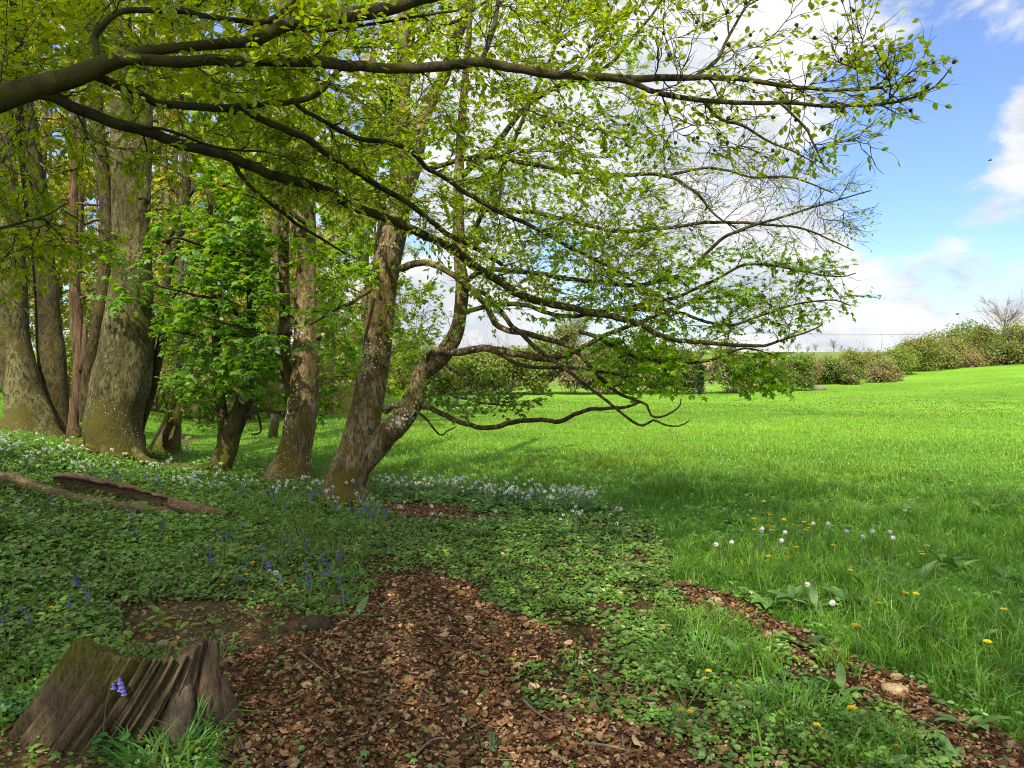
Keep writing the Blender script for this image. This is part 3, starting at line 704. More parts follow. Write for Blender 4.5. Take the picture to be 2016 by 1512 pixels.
A.limb([(451, 312, 4.9, 5), (468, 340, 5, 4.5), (500, 375, 5.1, 4), (560, 420, 5.3, 3.6), (600, 450, 5.5, 3), (680, 500, 5.8, 2)], M_BEECH)
A.limb([(243, 250, 4.3, 4), (330, 255, 4.5, 3), (420, 290, 4.8, 2.6), (520, 300, 5, 2)], M_BEECH)
A.limb([(-40, 460, 3.6, 3), (40, 440, 3.7, 2.6), (90, 425, 3.8, 2.2), (130, 400, 3.9, 1.4)], M_BEECH)
fa = A.fill
LB = dict(leaf='beech', tint=YG, hue=YGH)
fa([(-60, -60), (700, -60), (640, 190), (330, 190), (-60, 170)], (3.9, 6.0), 175, lsize=(.042, .060), lden=1.3, **LB)
fa([(-60, 190), (330, 230), (430, 330), (240, 420), (130, 560), (-60, 560)], (3.9, 5.8), 66, lsize=(.038, .055), lden=1.1, **LB)
fa([(330, 170), (760, 140), (760, 420), (560, 400), (420, 300)], (4.9, 6.6), 125, lsize=(.038, .055), lden=1.15, **LB)
fa([(700, -60), (1250, -60), (1250, 330), (760, 330)], (4.1, 6.4), 170, lsize=(.036, .05), lden=1.0, **LB)
fa([(760, 330), (1250, 330), (1330, 620), (1000, 600), (800, 480)], (5.4, 7.2), 170, lsize=(.034, .05), lden=.9, **LB)
fa([(1250, -60), (1740, -60), (1720, 60), (1820, 170), (1700, 330), (1560, 320), (1250, 330)], (3.8, 4.9), 125, lsize=(.034, .048), lden=.5, twlen=(.08, .25), twden=11, flat=.6, **LB)
fa([(1640, 60), (1830, 100), (1870, 140), (1780, 240), (1600, 250)], (3.8, 4.3), 13, lsize=(.032, .046), lden=.5, twlen=(.06, .2), twden=8, flat=.6, maxlen=.5, **LB)
fa([(1250, 560), (1560, 600), (1600, 640), (1420, 690), (1250, 680)], (6.1, 6.8), 26, lsize=(.03, .045), lden=.5, **LB)
A.finish(M_BEECH)
hk = MB()
for k in range(24):
    a = rng.uniform(0, 2 * math.pi); z = rng.uniform(-1, 1); v = np.array([math.cos(a) * math.sqrt(1 - z * z), math.sin(a) * math.sqrt(1 - z * z), z])
    leaves(hk, [v * .006], [v], [norm(np.cross(v, [.3, .5, .8]))], .008, 'rhomb', (.06, .035, .028))
ico = np.array([(math.cos(a) * math.sin(b_), math.sin(a) * math.sin(b_), math.cos(b_)) for b_ in np.linspace(.01, math.pi - .01, 6) for a in np.arange(7) * 2 * math.pi / 7]) * .0095
hk.add(ico * np.array([1, 1, 1.15]), [[(i * 7 + j, i * 7 + (j + 1) % 7, (i + 1) * 7 + (j + 1) % 7, (i + 1) * 7 + j) for i in range(5) for j in range(7)]], (.055, .032, .026))
hme = hk.mesh('seed_husk', M_DULL)
tips = np.array([t[3] for t in A.tw]); tpx, tpy, td = proj(tips)
cand = np.where((tpx > 1050) & (tpx < 1890) & (tpy > 0) & (tpy < 330) & (td < 5.2))[0]
for k in rng.choice(cand, min(70, len(cand)), replace=False):
    o = link('seed_husk', hme, A.root, tips[k] - gA - [0, 0, .008]); o.rotation_euler = (rng.uniform(-.5, .5), rng.uniform(-.5, .5), rng.uniform(0, 6))

# --- leaning sycamore at the wood's edge
g0, dB = ground_hit(682, 983)
B = Tree('leaning_sycamore', 'leaning forked sycamore at the edge of the pasture, mossy root and mottled brown bark', 'tree', g0)
B.trunk([(992, 618, 742), (970, 632, 728), (951, 638, 721), (900, 662, 735), (860, 675, 745), (830, 684, 750), (795, 694, 755), (708, 710, 768), (639, 722, 774), (569, 730, 782), (500, 737, 792), (434, 746, 806), (390, 760, 806), (330, 768, 804), (250, 776, 807), (174, 780, 808), (100, 781, 814), (35, 782, 820), (-60, 785, 818), (-300, 790, 815)], dB, M_SYC, .5, flare=dict(z=g0[2], h=.2, s=.10, n=4, ph=2.2), sides=36, n=120, amp=.08, anchors=True)
B.limb([(700, 940, dB + .05, 14), (728, 900, dB, 22), (752, 868, dB - .05, 23), (772, 846, dB - .1, 23), (794, 823, dB - .15, 22), (815, 790, dB - .2, 20), (822, 765, dB - .2, 18), (830, 736, dB - .2, 18), (864, 706, dB - .25, 17.5), (892, 668, dB - .3, 16), (906, 625, dB - .3, 13.5), (909, 552, dB - .3, 13), (906, 500, dB - .3, 12), (902, 400, dB - .2, 11), (905, 295, dB - .1, 9), (912, 200, dB, 8), (922, 80, dB, 6), (930, -60, dB, 4)], M_SYC, name='stem', sides=24, amp=.09)
B.limb([(786, 430, dB + .2, 14), (798, 380, dB + .2, 15), (815, 330, dB + .2, 14), (836, 226, dB + .3, 14), (871, 156, dB + .4, 12), (895, 87, dB + .4, 11), (919, 20, dB + .5, 10), (960, -90, dB + .5, 8)], M_SYC, name='stem', sides=16)
B.limb([(760, 805, dB - .1, 9), (775, 797, dB - .2, 6), (800, 797, dB - .25, 5), (815, 790, dB - .25, 4)], M_SYC, sides=10)
BL = [
 [(845, 697, dB - .2, 8), (870, 690, dB - .4, 8), (902, 691, dB - .6, 7.5), (965, 687, dB - .8, 7.5), (1016, 698, dB - .9, 7), (1086, 705, dB - 1, 7), (1138, 688, dB - 1, 6), (1173, 670, dB - 1.1, 5), (1240, 640, dB - 1.2, 4), (1330, 610, dB - 1.3, 3), (1420, 560, dB - 1.4, 2)],
 [(826, 797, dB - .2, 6), (850, 805, dB - .4, 5.5), (878, 817, dB - .6, 5), (940, 842, dB - .9, 5), (982, 840, dB - 1, 5), (1005, 831, dB - 1.1, 5), (1069, 827, dB - 1.2, 4.5), (1103, 829, dB - 1.3, 4.5), (1149, 811, dB - 1.4, 4), (1190, 807, dB - 1.5, 3.5), (1235, 801, dB - 1.6, 3), (1262, 790, dB - 1.6, 2)],
 [(905, 560, dB - .3, 5), (950, 580, dB - .6, 5), (992, 620, dB - .9, 5), (1037, 667, dB - 1.1, 4.5), (1070, 695, dB - 1.2, 4), (1126, 739, dB - 1.4, 3.6), (1181, 781, dB - 1.6, 3.2), (1223, 812, dB - 1.7, 2.8), (1262, 838, dB - 1.8, 2.4), (1287, 827, dB - 1.8, 2.2), (1309, 837, dB - 1.9, 2), (1339, 838, dB - 1.9, 1.7), (1357, 828, dB - 1.9, 1.2)],
 [(1120, 690, dB - 1, 4), (1140, 697, dB - 1.1, 4), (1173, 734, dB - 1.2, 4), (1209, 770, dB - 1.4, 3.6), (1237, 784, dB - 1.5, 3), (1273, 795, dB - 1.6, 2.6), (1281, 817, dB - 1.6, 2.2), (1306, 819, dB - 1.7, 2), (1337, 800, dB - 1.7, 1.6), (1341, 784, dB - 1.7, 1)],
 [(790, 530, dB - .1, 8), (815, 520, dB - .3, 7), (843, 519, dB - .5, 6.5), (895, 545, dB - .7, 6), (947, 590, dB - .8, 6), (976, 638, dB - .9, 6), (1028, 654, dB - 1, 6), (1084, 670, dB - 1, 5.5), (1128, 684, dB - 1, 5)],
 [(960, 688, dB - .8, 3.5), (984, 698, dB - .9, 3.5), (1028, 720, dB - 1, 3.5), (1098, 725, dB - 1.1, 3.2), (1167, 731, dB - 1.3, 3), (1240, 745, dB - 1.5, 2.4), (1300, 770, dB - 1.6, 1.6)],
 [(1140, 655, dB - 1, 4), (1173, 664, dB - 1.1, 4), (1237, 698, dB - 1.2, 3.8), (1300, 711, dB - 1.3, 3.5), (1340, 713, dB - 1.4, 3.2), (1399, 709, dB - 1.5, 2.8), (1439, 693, dB - 1.6, 2.4), (1469, 685, dB - 1.7, 2), (1500, 690, dB - 1.7, 1.6)],
 [(902, 420, dB - .2, 5), (912, 347, dB - .1, 6), (965, 302, dB, 6), (1000, 253, dB, 5.5), (1041, 205, dB, 5), (1100, 170, dB, 4.5), (1190, 135, dB, 4), (1239, 83, dB, 3.4), (1290, 20, dB, 2.6), (1330, -50, dB, 2)],
 [(905, 500, dB - .3, 5), (945, 430, dB - .3, 5), (985, 340, dB - .4, 4.5), (1044, 201, dB - .5, 4), (1090, 100, dB - .6, 3), (1120, 0, dB - .7, 2)],
 [(903, 415, dB - .2, 5), (1000, 415, dB - .4, 4.6), (1100, 430, dB - .6, 4.2), (1200, 452, dB - .8, 4), (1288, 452, dB - .9, 3.6), (1383, 438, dB - 1, 3.2), (1478, 441, dB - 1.1, 2.8), (1573, 449, dB - 1.1, 2.2), (1630, 471, dB - 1.2, 1.6), (1680, 494, dB - 1.2, 1)],
 [(907, 565, dB - .3, 5), (960, 530, dB - .5, 5), (1100, 545, dB - .8, 4.6), (1250, 560, dB - 1, 4.2), (1330, 545, dB - 1.1, 4), (1368, 521, dB - 1.1, 3.8), (1421, 471, dB - 1.2, 3.4), (1463, 452, dB - 1.2, 3), (1530, 430, dB - 1.3, 2.4), (1620, 402, dB - 1.3, 1.8), (1715, 375, dB - 1.4, 1)],
 [(840, 335, dB + .2, 5), (950, 310, dB, 4.6), (1080, 330, dB - .2, 4.2), (1200, 345, dB - .4, 3.8), (1307, 346, dB - .5, 3.4), (1364, 373, dB - .6, 3), (1402, 418, dB - .6, 2.2), (1450, 450, dB - .7, 1.5)],
 [(1307, 346, dB - .5, 3), (1400, 330, dB - .6, 2.6), (1480, 350, dB - .7, 2.2), (1560, 350, dB - .7, 1.8), (1640, 380, dB - .8, 1.2)],
 [(907, 615, dB - .3, 5), (1010, 598, dB - .6, 4.6), (1120, 625, dB - .9, 4.2), (1250, 601, dB - 1.1, 3.8), (1326, 587, dB - 1.2, 3.4), (1402, 553, dB - 1.3, 3), (1478, 519, dB - 1.4, 2.6), (1560, 530, dB - 1.4, 2), (1650, 545, dB - 1.5, 1.4), (1685, 538, dB - 1.5, 1)],
 [(1155, 614, dB - 1, 4), (1300, 610, dB - 1.2, 3.4), (1420, 640, dB - 1.4, 3), (1498, 622, dB - 1.5, 2.5), (1560, 600, dB - 1.5, 2), (1640, 592, dB - 1.6, 1.4), (1675, 602, dB - 1.6, 1)],
 [(835, 740, dB - .2, 3.5), (850, 690, dB - .4, 3), (880, 720, dB - .6, 2.8), (930, 745, dB - .8, 2.4), (955, 765, dB - .9, 2), (968, 792, dB - 1, 1.2)],
 [(835, 745, dB - .2, 3), (870, 770, dB - .5, 2.6), (940, 790, dB - .8, 2), (1010, 800, dB - 1, 1.4)],
 [(815, 800, dB - .2, 3), (835, 822, dB - .4, 2.6), (850, 840, dB - .5, 2.2), (868, 858, dB - .5, 1.8), (880, 848, dB - .5, 1.4), (898, 840, dB - .5, .9)],
 [(808, 100, dB + .4, 6), (850, 60, dB + .2, 5), (900, 40, dB, 4), (960, 0, dB, 3)],
 [(730, 570, dB, 5), (700, 590, dB - .2, 4), (660, 610, dB - .5, 3), (610, 640, dB - .8, 2)],
 [(760, 410, dB, 5), (720, 390, dB - .1, 4), (660, 400, dB - .3, 3), (600, 380, dB - .5, 2)],
 [(780, 200, dB, 6), (740, 170, dB - .2, 5), (680, 180, dB - .4, 4), (610, 150, dB - .6, 3)],
]
for l in BL: B.limb(l, M_SYC if l[0][3] > 6 else M_DARK)
fb = B.fill
LS = dict(leaf='palm', tint=SY, hue=SYH)
fb([(640, 140), (830, 140), (830, 420), (720, 430), (640, 330)], (dB - .9, dB + .3), 34, lsize=(.06, .10), lden=.9, sub=False, **LS)
fb([(560, -40), (900, -40), (900, 140), (600, 150)], (dB - .8, dB + .5), 34, lsize=(.06, .09), lden=.9, sub=False, **LS)
fb([(830, 0), (1250, 0), (1300, 330), (900, 420)], (dB - 1, dB + .6), 110, lsize=(.04, .065), lden=.75, **LS)
fb([(870, 330), (1300, 330), (1330, 640), (900, 640)], (dB - 1.4, dB), 130, lsize=(.04, .065), lden=.75, **LS)
fb([(1250, 320), (1500, 300), (1720, 370), (1690, 480), (1500, 490), (1280, 470)], (dB - 1.5, dB - .5), 150, leaf='beech', tint=YG, hue=YGH, lsize=(.025, .04), lden=.2, twden=10, flat=.7)
fb([(1230, 470), (1530, 490), (1690, 535), (1670, 610), (1500, 650), (1250, 650)], (dB - 1.8, dB - .9), 110, lsize=(.035, .06), lden=.7, **LS)
fb([(1180, 640), (1330, 660), (1360, 720), (1330, 770), (1240, 775), (1180, 710)], (dB - 1.8, dB - 1.1), 40, leaf='palm', tint=(.19, .38, .010), hue=(.28, .42, .01), lsize=(.045, .078), lden=1.3, sub=False)
fb([(1420, 690), (1530, 690), (1540, 755), (1470, 772), (1415, 735)], (dB - 1.9, dB - 1.4), 22, leaf='palm', tint=(.16, .34, .010), hue=(.24, .38, .01), lsize=(.045, .075), lden=1.4, sub=False)
fb([(835, 730), (960, 740), (1075, 790), (980, 812), (850, 825)], (dB - 1.2, dB - .2), 34, leaf='palm', tint=(.08, .17, .02), hue=(.13, .16, .02), lsize=(.035, .06), lden=.8)
fb([(600, 440), (740, 460), (700, 720), (630, 760)], (dB - .8, dB + .4), 40, lsize=(.06, .10), lden=.8, sub=False, **LS)
fb([(770, 560), (900, 520), (890, 660), (790, 720)], (dB - .6, dB + .4), 16, lsize=(.04, .06), lden=.7, **LS)
B.finish(M_DARK)
# ---------------------------------------------------------------- the other trunks of the wood's edge
def at_ground(px, py): return ground_hit(px, py)
# two-stemmed sycamore with white lichen
g, d = at_ground(568, 948)
T = Tree('lichened_sycamore', 'upright sycamore with big white lichen patches, beside the leaning forked tree', 'tree', g)
T.trunk([(956, 512, 624), (936, 522, 620), (917, 536, 614), (882, 550, 613), (847, 558, 619), (778, 568, 627), (708, 576, 630), (639, 579, 626), (569, 580, 622), (500, 587, 622), (451, 574, 622), (382, 574, 620), (250, 580, 618), (100, 585, 615), (-100, 590, 612)], d, M_SYC, .3, flare=dict(z=g[2], h=.2, s=.10, n=3, ph=1.5), sides=32, n=110, anchors=True)
T.limb([(592, 830, d + .15, 10), (580, 790, d + .2, 12), (566, 735, d + .25, 13), (561, 690, d + .25, 12), (560, 600, d + .25, 10), (559, 500, d + .25, 10), (557, 420, d + .25, 10), (558, 300, d + .3, 10), (556, 150, d + .3, 9), (550, -40, d + .3, 8)], M_SYC, name='stem', sides=14)
T.limb([(625, 668, d - .1, 6), (635, 660, d - .15, 5), (650, 680, d - .2, 3), (700, 690, d - .4, 2)], M_SYC)
T.limb([(575, 655, d - .1, 5), (520, 655, d - .3, 4), (460, 640, d - .6, 3), (400, 620, d - .9, 2)], M_DARK)
T.limb([(600, 440, d - .1, 5), (540, 400, d - .3, 4), (480, 380, d - .6, 3)], M_DARK)
T.fill([(480, 130), (620, 130), (640, 420), (480, 420)], (d - .7, d + .4), 36, leaf='palm', tint=SY, hue=SYH, lsize=(.06, .10), lden=.8, sub=False)
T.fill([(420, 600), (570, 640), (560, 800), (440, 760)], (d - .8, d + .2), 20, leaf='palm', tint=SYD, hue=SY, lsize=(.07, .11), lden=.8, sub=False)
T.finish(M_DARK)

# small forked sycamore
g, d = at_ground(418, 936)
T = Tree('forked_sycamore', 'small dark sycamore forked near the ground with broad green leaves, between lichened and big trunks', 'tree', g)
T.trunk([(946, 374, 452), (930, 398, 450), (917, 411, 455), (882, 427, 468), (855, 430, 474), (835, 440, 482), (812, 456, 490), (788, 464, 496), (743, 472, 500), (650, 484, 504), (560, 486, 502), (450, 484, 498), (300, 480, 492), (150, 478, 487)], d, M_DARK, .2, flare=dict(z=g[2], h=.2, s=.10, n=3, ph=.3), sides=26, n=80, anchors=True)
T.limb([(447, 880, d, 9), (440, 850, d - .02, 11), (437, 812, d - .05, 10.5), (433, 771, d - .05, 10.5), (428, 700, d, 9), (424, 640, d, 8), (418, 540, d, 7), (415, 400, d, 5), (412, 260, d, 3)], M_DARK, name='stem', sides=14)
T.limb([(440, 800, d - .02, 4), (436, 790, d - .1, 4), (437, 772, d - .1, 3)], M_DARK)
T.limb([(485, 822, d - .05, 5), (500, 810, d - .2, 4.5), (530, 808, d - .4, 4), (560, 815, d - .5, 3)], M_DARK)
T.limb([(500, 808, d - .2, 3), (510, 825, d - .2, 2.5), (513, 850, d - .2, 2.2), (495, 855, d - .2, 1.5)], M_DARK)
T.limb([(495, 725, d, 5), (530, 722, d + .2, 4), (560, 721, d + .4, 3)], M_DARK)
T.limb([(424, 700, d, 4), (380, 680, d - .3, 3), (330, 700, d - .6, 2)], M_DARK)
T.limb([(490, 640, d, 4), (440, 600, d - .6, 3.4), (380, 580, d - 1.2, 2.6), (300, 560, d - 1.8, 1.6)], M_DARK)
T.limb([(486, 540, d, 4), (430, 500, d - .5, 3.4), (360, 470, d - 1., 2.6), (300, 480, d - 1.4, 1.6)], M_DARK)
T.limb([(424, 640, d, 4), (390, 660, d - .8, 3), (340, 650, d - 1.4, 2)], M_DARK)
kw = dict(leaf='palm', lsize=(.08, .135), sub=False, flat=.3, twlen=(.12, .4), twden=7)
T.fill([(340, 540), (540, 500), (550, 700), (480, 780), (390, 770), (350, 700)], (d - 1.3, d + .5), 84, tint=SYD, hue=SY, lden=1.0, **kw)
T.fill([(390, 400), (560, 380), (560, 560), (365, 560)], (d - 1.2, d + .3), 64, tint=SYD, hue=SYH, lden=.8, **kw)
T.fill([(395, 170), (560, 170), (560, 380), (390, 380)], (d - 1.0, d + .6), 50, tint=SY, hue=SYH, lden=.7, **kw)
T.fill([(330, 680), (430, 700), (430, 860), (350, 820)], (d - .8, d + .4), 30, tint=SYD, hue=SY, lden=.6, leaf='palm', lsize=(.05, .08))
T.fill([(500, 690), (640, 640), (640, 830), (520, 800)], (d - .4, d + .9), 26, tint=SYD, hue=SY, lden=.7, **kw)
T.finish(M_DARK)

# great beech of the stool on the left
g, d = at_ground(232, 902); dS = d
T = Tree('great_beech', 'thickest grey trunk of the multi-stemmed clump, broad mossy foot and dappled bark', 'tree', g)
T.trunk([(912, 150, 292), (891, 178, 280), (872, 176, 276), (835, 170, 276), (798, 176, 281), (761, 182, 291), (724, 192, 296), (687, 200, 299), (650, 206, 300), (580, 216, 298), (521, 224, 296), (451, 224, 293), (347, 222, 292), (300, 220, 285), (278, 220, 276), (208, 220, 262), (100, 218, 258), (0, 216, 256), (-200, 214, 250)], d, M_OLD, .2, flare=dict(z=g[2], h=.28, s=.14, n=5, ph=2.6), sides=44, n=130, amp=.06, anchors=True)
T.limb([(272, 400, d + .05, 20), (277, 345, d + .1, 20), (283, 290, d + .12, 17), (286, 220, d + .15, 15), (290, 100, d + .2, 14), (292, -60, d + .2, 12)], M_OLD, name='stem', sides=20)
T.limb([(172, 830, d + .35, 14), (169, 790, d + .35, 12), (176, 730, d + .35, 13), (190, 660, d + .3, 14), (203, 590, d + .2, 14), (210, 500, d + .15, 14), (211, 420, d + .15, 13), (206, 370, d + .15, 13), (197, 310, d + .15, 14), (192, 250, d + .2, 13), (187, 150, d + .2, 12), (182, 0, d + .2, 12), (180, -100, d + .2, 11)], M_DARK, name='stem', sides=20)
# surface roots
for r in ([(215, 880, d - .15, 26), (160, 884, d - .05, 22), (110, 885, d + .15, 16), (60, 890, d + .25, 9)], [(255, 890, d - .1, 14), (285, 906, d - .15, 9), (315, 918, d - .1, 6), (345, 928, d - .05, 4)], [(190, 890, d - .2, 26), (170, 905, d - .4, 18), (140, 915, d - .55, 8)]):
    T.limb(r, M_OLD, name='root', sides=12, anchors=False)
T.fill([(200, 480), (300, 470), (330, 580), (220, 600), (150, 560)], (d - 1.6, d - .6), 14, leaf='palm', tint=SYD, hue=SY, lsize=(.08, .12), lden=.9, sub=False, maxlen=2.5)
T.fill([(150, -50), (320, -50), (320, 200), (150, 200)], (d - .8, d + .6), 22, leaf='beech', tint=YG, hue=YGH, lsize=(.06, .08), lden=.8, sub=False)
T.finish(M_DARK)

g = EYE + 0; g, d0 = at_ground(60, 868)
d = max(d0, dS + .4)
T = Tree('pale_beech', 'pale grey lichened trunk of the clump, leaning away beside the darkest stem', 'tree', P(60, 868, d))
T.trunk([(880, -20, 128), (845, 2, 110), (817, 14, 100), (780, 12, 84), (743, 6, 74), (706, 0, 64), (650, -8, 54), (521, -15, 47), (347, -20, 30), (208, -26, 22), (0, -36, 12), (-150, -40, 5)], d, M_OLD, .2, flare=dict(z=height(P(60, 868, d)[0], P(60, 868, d)[1]), h=.25, s=.2, n=4, ph=.4), sides=34, n=90, amp=.06)
T.finish(M_DARK)

T = Tree('dark_stem_beech', 'darkest smooth stem of the clump, standing between the pale trunk and the dead stem', 'tree', P(118, 835, dS + .75))
T.trunk([(850, 104, 140), (826, 100, 134), (780, 88, 133), (743, 81, 130), (687, 76, 126), (650, 74, 120), (521, 66, 106), (347, 44, 85), (208, 31, 66), (100, 24, 54), (0, 20, 46), (-150, 12, 38)], dS + .75, M_DARK, .2, sides=28, n=80, amp=.05)
T.finish(M_DARK)

T = Tree('dead_stem', 'thin reddish dead stem with a snapped side stub, rising in the middle of the clump', 'dead tree', P(145, 840, dS + .5))
T.trunk([(850, 132, 158), (828, 135, 154), (743, 143, 163), (650, 144, 164), (521, 136, 154), (347, 139, 153), (250, 139, 150), (190, 140, 147)], dS + .5, M_DEAD, .1, sides=18, n=70, amp=.13, fs=12)
T.limb([(160, 730, dS + .45, 6), (166, 700, dS + .42, 6), (168, 665, dS + .4, 5.5), (167, 638, dS + .4, 3.5)], M_DEAD, name='snapped_stub', sides=8, amp=.2)
for l in ([(152, 590, dS + .5, 4), (180, 580, dS + .6, 3), (200, 570, dS + .7, 2)], [(150, 330, dS + .5, 3), (110, 340, dS + .5, 2.5), (75, 320, dS + .5, 1.8)], [(150, 400, dS + .5, 3), (200, 405, dS + .6, 2)], [(150, 270, dS + .5, 3), (185, 272, dS + .5, 2.5), (215, 260, dS + .5, 2)]):
    T.limb(l, M_DEAD, sides=6)
T.finish(M_DEAD)

g, d = at_ground(279, 850)
T = Tree('slim_leaning_stem', 'slim dark stem leaning right beside the great beech, carrying broad maple-like leaves', 'tree', P(279, 850, dS + .3))
d = dS + .3
T.trunk([(856, 272, 286), (846, 276, 284), (780, 285, 304), (724, 297, 317), (650, 315, 331), (604, 320, 337), (535, 324, 338), (451, 351, 365), (347, 365, 377), (290, 373, 381), (150, 384, 390)], d, M_DARK, -.4, sides=16, n=70, anchors=True)
T.limb([(329, 596, d - .1, 5), (340, 583, d - .2, 4.5), (354, 569, d - .3, 4.5), (399, 538, d - .5, 4), (445, 516, d - .6, 3.4), (458, 500, d - .7, 2.4), (500, 480, d - .8, 1.6)], M_DARK)
T.limb([(399, 538, d - .5, 3), (450, 560, d - .7, 2.6), (520, 590, d - .9, 2.2), (600, 640, d - 1.1, 1.6), (680, 660, d - 1.2, 1)], M_DARK)
T.limb([(330, 480, d - .1, 4), (380, 375, d - .2, 4), (430, 368, d - .4, 3), (470, 350, d - .5, 2)], M_DARK)
kw = dict(leaf='palm', lsize=(.08, .125), sub=False, flat=.3, tint=SYD, hue=SY)
T.fill([(300, 420), (480, 440), (560, 560), (420, 600), (330, 560)], (d - 1.4, d - .2), 34, lden=.8, **kw)
T.fill([(310, 600), (420, 600), (400, 700), (320, 690)], (d - 1.0, d), 14, lden=.8, **kw)
T.finish(M_DARK)

# hollow tree further back
g, d = at_ground(325, 890)
T = Tree('hollow_tree', 'grey-brown tree with a dark hollow and torn limb at its base, behind the great beech', 'tree', g)
T.trunk([(898, 296, 352), (880, 302, 352), (838, 320, 356), (779, 341, 364), (700, 347, 362), (600, 350, 362), (400, 352, 361), (200, 354, 360)], d, M_WOODBG, .2, sides=24, n=60, amp=.12, flare=dict(z=g[2], h=.3, s=.25, n=3, ph=0), anchors=True)
T.limb([(322, 880, d - .25, 5), (328, 850, d - .3, 7), (340, 832, d - .3, 6), (350, 838, d - .3, 3)], M_DARK, name='hollow_limb', sides=10)
T.limb([(345, 885, d - .2, 9), (350, 850, d - .2, 7), (352, 835, d - .2, 4)], M_WOODBG, name='torn_stub', sides=10)
T.fill([(280, 640), (400, 640), (420, 800), (300, 780)], (d - 1, d + 1), 30, leaf='rhomb', tint=(.08, .16, .02), hue=(.13, .15, .03), lsize=(.06, .1), lden=.6)
T.finish(M_DARK)

# ---------------------------------------------------------------- wood behind: trees one by one
def wood_tree_meshes(seed, hgt, spread, nleaf, lsz, tint, hue, rad=.13, lowest=.15, leafy=True):
    r = np.random.default_rng(seed)
    k = 9; z = np.linspace(0, hgt, k)
    path = np.stack([np.cumsum(r.normal(0, .10, k)), np.cumsum(r.normal(0, .10, k)), z - .25], -1)
    tr = MB(); V, F = tube_noisy(resample(path, 26), np.linspace(rad, rad * .25, 26), 10, .1, 5, seed); tr.add(V, F)
    bp_, br_, lp, ls = [], [], [], []
    nb = 26
    for i in range(nb):
        f = lowest + (1 - lowest) * (i + r.random()) / nb; f = min(f, .99)
        x = f * (k - 1); kk = int(x); p = path[kk] + (path[min(kk + 1, k - 1)] - path[kk]) * (x - kk)
        a = r.uniform(0, 2 * math.pi); Lb = spread * (1.1 - .6 * f) * r.uniform(.6, 1.1)
        e = p + np.array([math.cos(a) * Lb, math.sin(a) * Lb, Lb * r.uniform(-.05, .7)])
        m = (p + e) / 2 + np.array([0, 0, -.1 * Lb]) + r.normal(0, .06, 3) * Lb
        q = resample(np.array([p, m, e]), 7); q[1:-1] += r.normal(0, .03, (5, 3)) * Lb
        bp_.append(q); br_.append(np.linspace(rad * .30, .008, 7))
        for j in range(9):
            ff = r.uniform(.25, 1); s0 = q[int(ff * 6)]; dd = norm(r.normal(0, 1, 3) + norm(e - p) * .8)
            ln = Lb * r.uniform(.15, .4); e2 = s0 + dd * ln
            q2 = resample(np.array([s0, (s0 + e2) / 2 + r.normal(0, .05, 3), e2]), 7)
            bp_.append(q2); br_.append(np.linspace(.012, .004, 7))
            nl = max(1, int(nleaf / (nb * 9))); t_ = r.random((nl, 1))
            lp.append(s0 + (e2 - s0) * t_ + r.normal(0, .10 * max(ln, .4), (nl, 3)))
    V, F = tubes(bp_, br_, 4); lb = MB(); lb.add(V, [F])
    lp = np.concatenate(lp); n = len(lp)
    lm = MB(); ax = r.normal(0, 1, (n, 3)); ax[:, 2] -= .3; nr = r.normal(0, .6, (n, 3)) + UP
    tn = np.asarray(tint) * (1 + .35 * (r.random((n, 1)) * 2 - 1)); w = r.random((n, 1)) ** 2 * .8; tn = tn * (1 - w) + np.asarray(hue) * w
    leaves(lm, lp, ax, nr, r.uniform(*lsz, n), 'rhomb', tn)
    return tr.mesh('trunk', M_WOODBG, None, True), lb.mesh('branches', M_WOODBG), lm.mesh('foliage', M_LEAF)

protos = [wood_tree_meshes(101, 13, 2.6, 11000, (.08, .15), (.20, .28, .016), (.30, .31, .05), .09, .08),
          wood_tree_meshes(102, 15, 2.4, 8000, (.08, .15), (.22, .27, .03), (.32, .29, .07), .085, .1),
          wood_tree_meshes(103, 11, 2.8, 9500, (.08, .16), (.16, .28, .012), (.25, .31, .03), .08, .08),
          wood_tree_meshes(104, 14, 2.4, 5000, (.07, .13), (.25, .25, .07), (.31, .28, .09), .10, .15)]
WL = ['yellow-green leafed tree standing within the wood behind the clump', 'tall sparse spring tree standing within the wood behind the trunks',
      'bushy fresh green tree standing within the wood behind the trunks', 'nearly bare tan-twigged tree standing within the wood behind the trunks']
def wood_copy(k, x, y, s, rz):
    z = float(height(x, y))
    t = thing('woodland_tree', (x, y, z), WL[k], 'tree', 'trees of the wood behind the clump')
    t.rotation_euler.z = rz; t.scale = (s, s, s)
    for nme, me in zip(('trunk', 'branches', 'foliage'), protos[k]): link(nme, me, t)
spots = []
tries = 0
while len(spots) < 48 and tries < 4000:
    tries += 1
    px = rng.uniform(-260, 760); d = 14 + 30 * rng.random() ** 1.3
    x = (px - CX) / F_PX * d; y = d
    if px > 620 and d < 20: continue
    if any(math.hypot(x - a, y - b_) < 1.6 for a, b_ in spots): continue
    spots.append((x, y))
for i, (x, y) in enumerate(spots): wood_copy(int(rng.integers(0, 4)), x, y, rng.uniform(.8, 1.15), rng.uniform(0, 6.28))

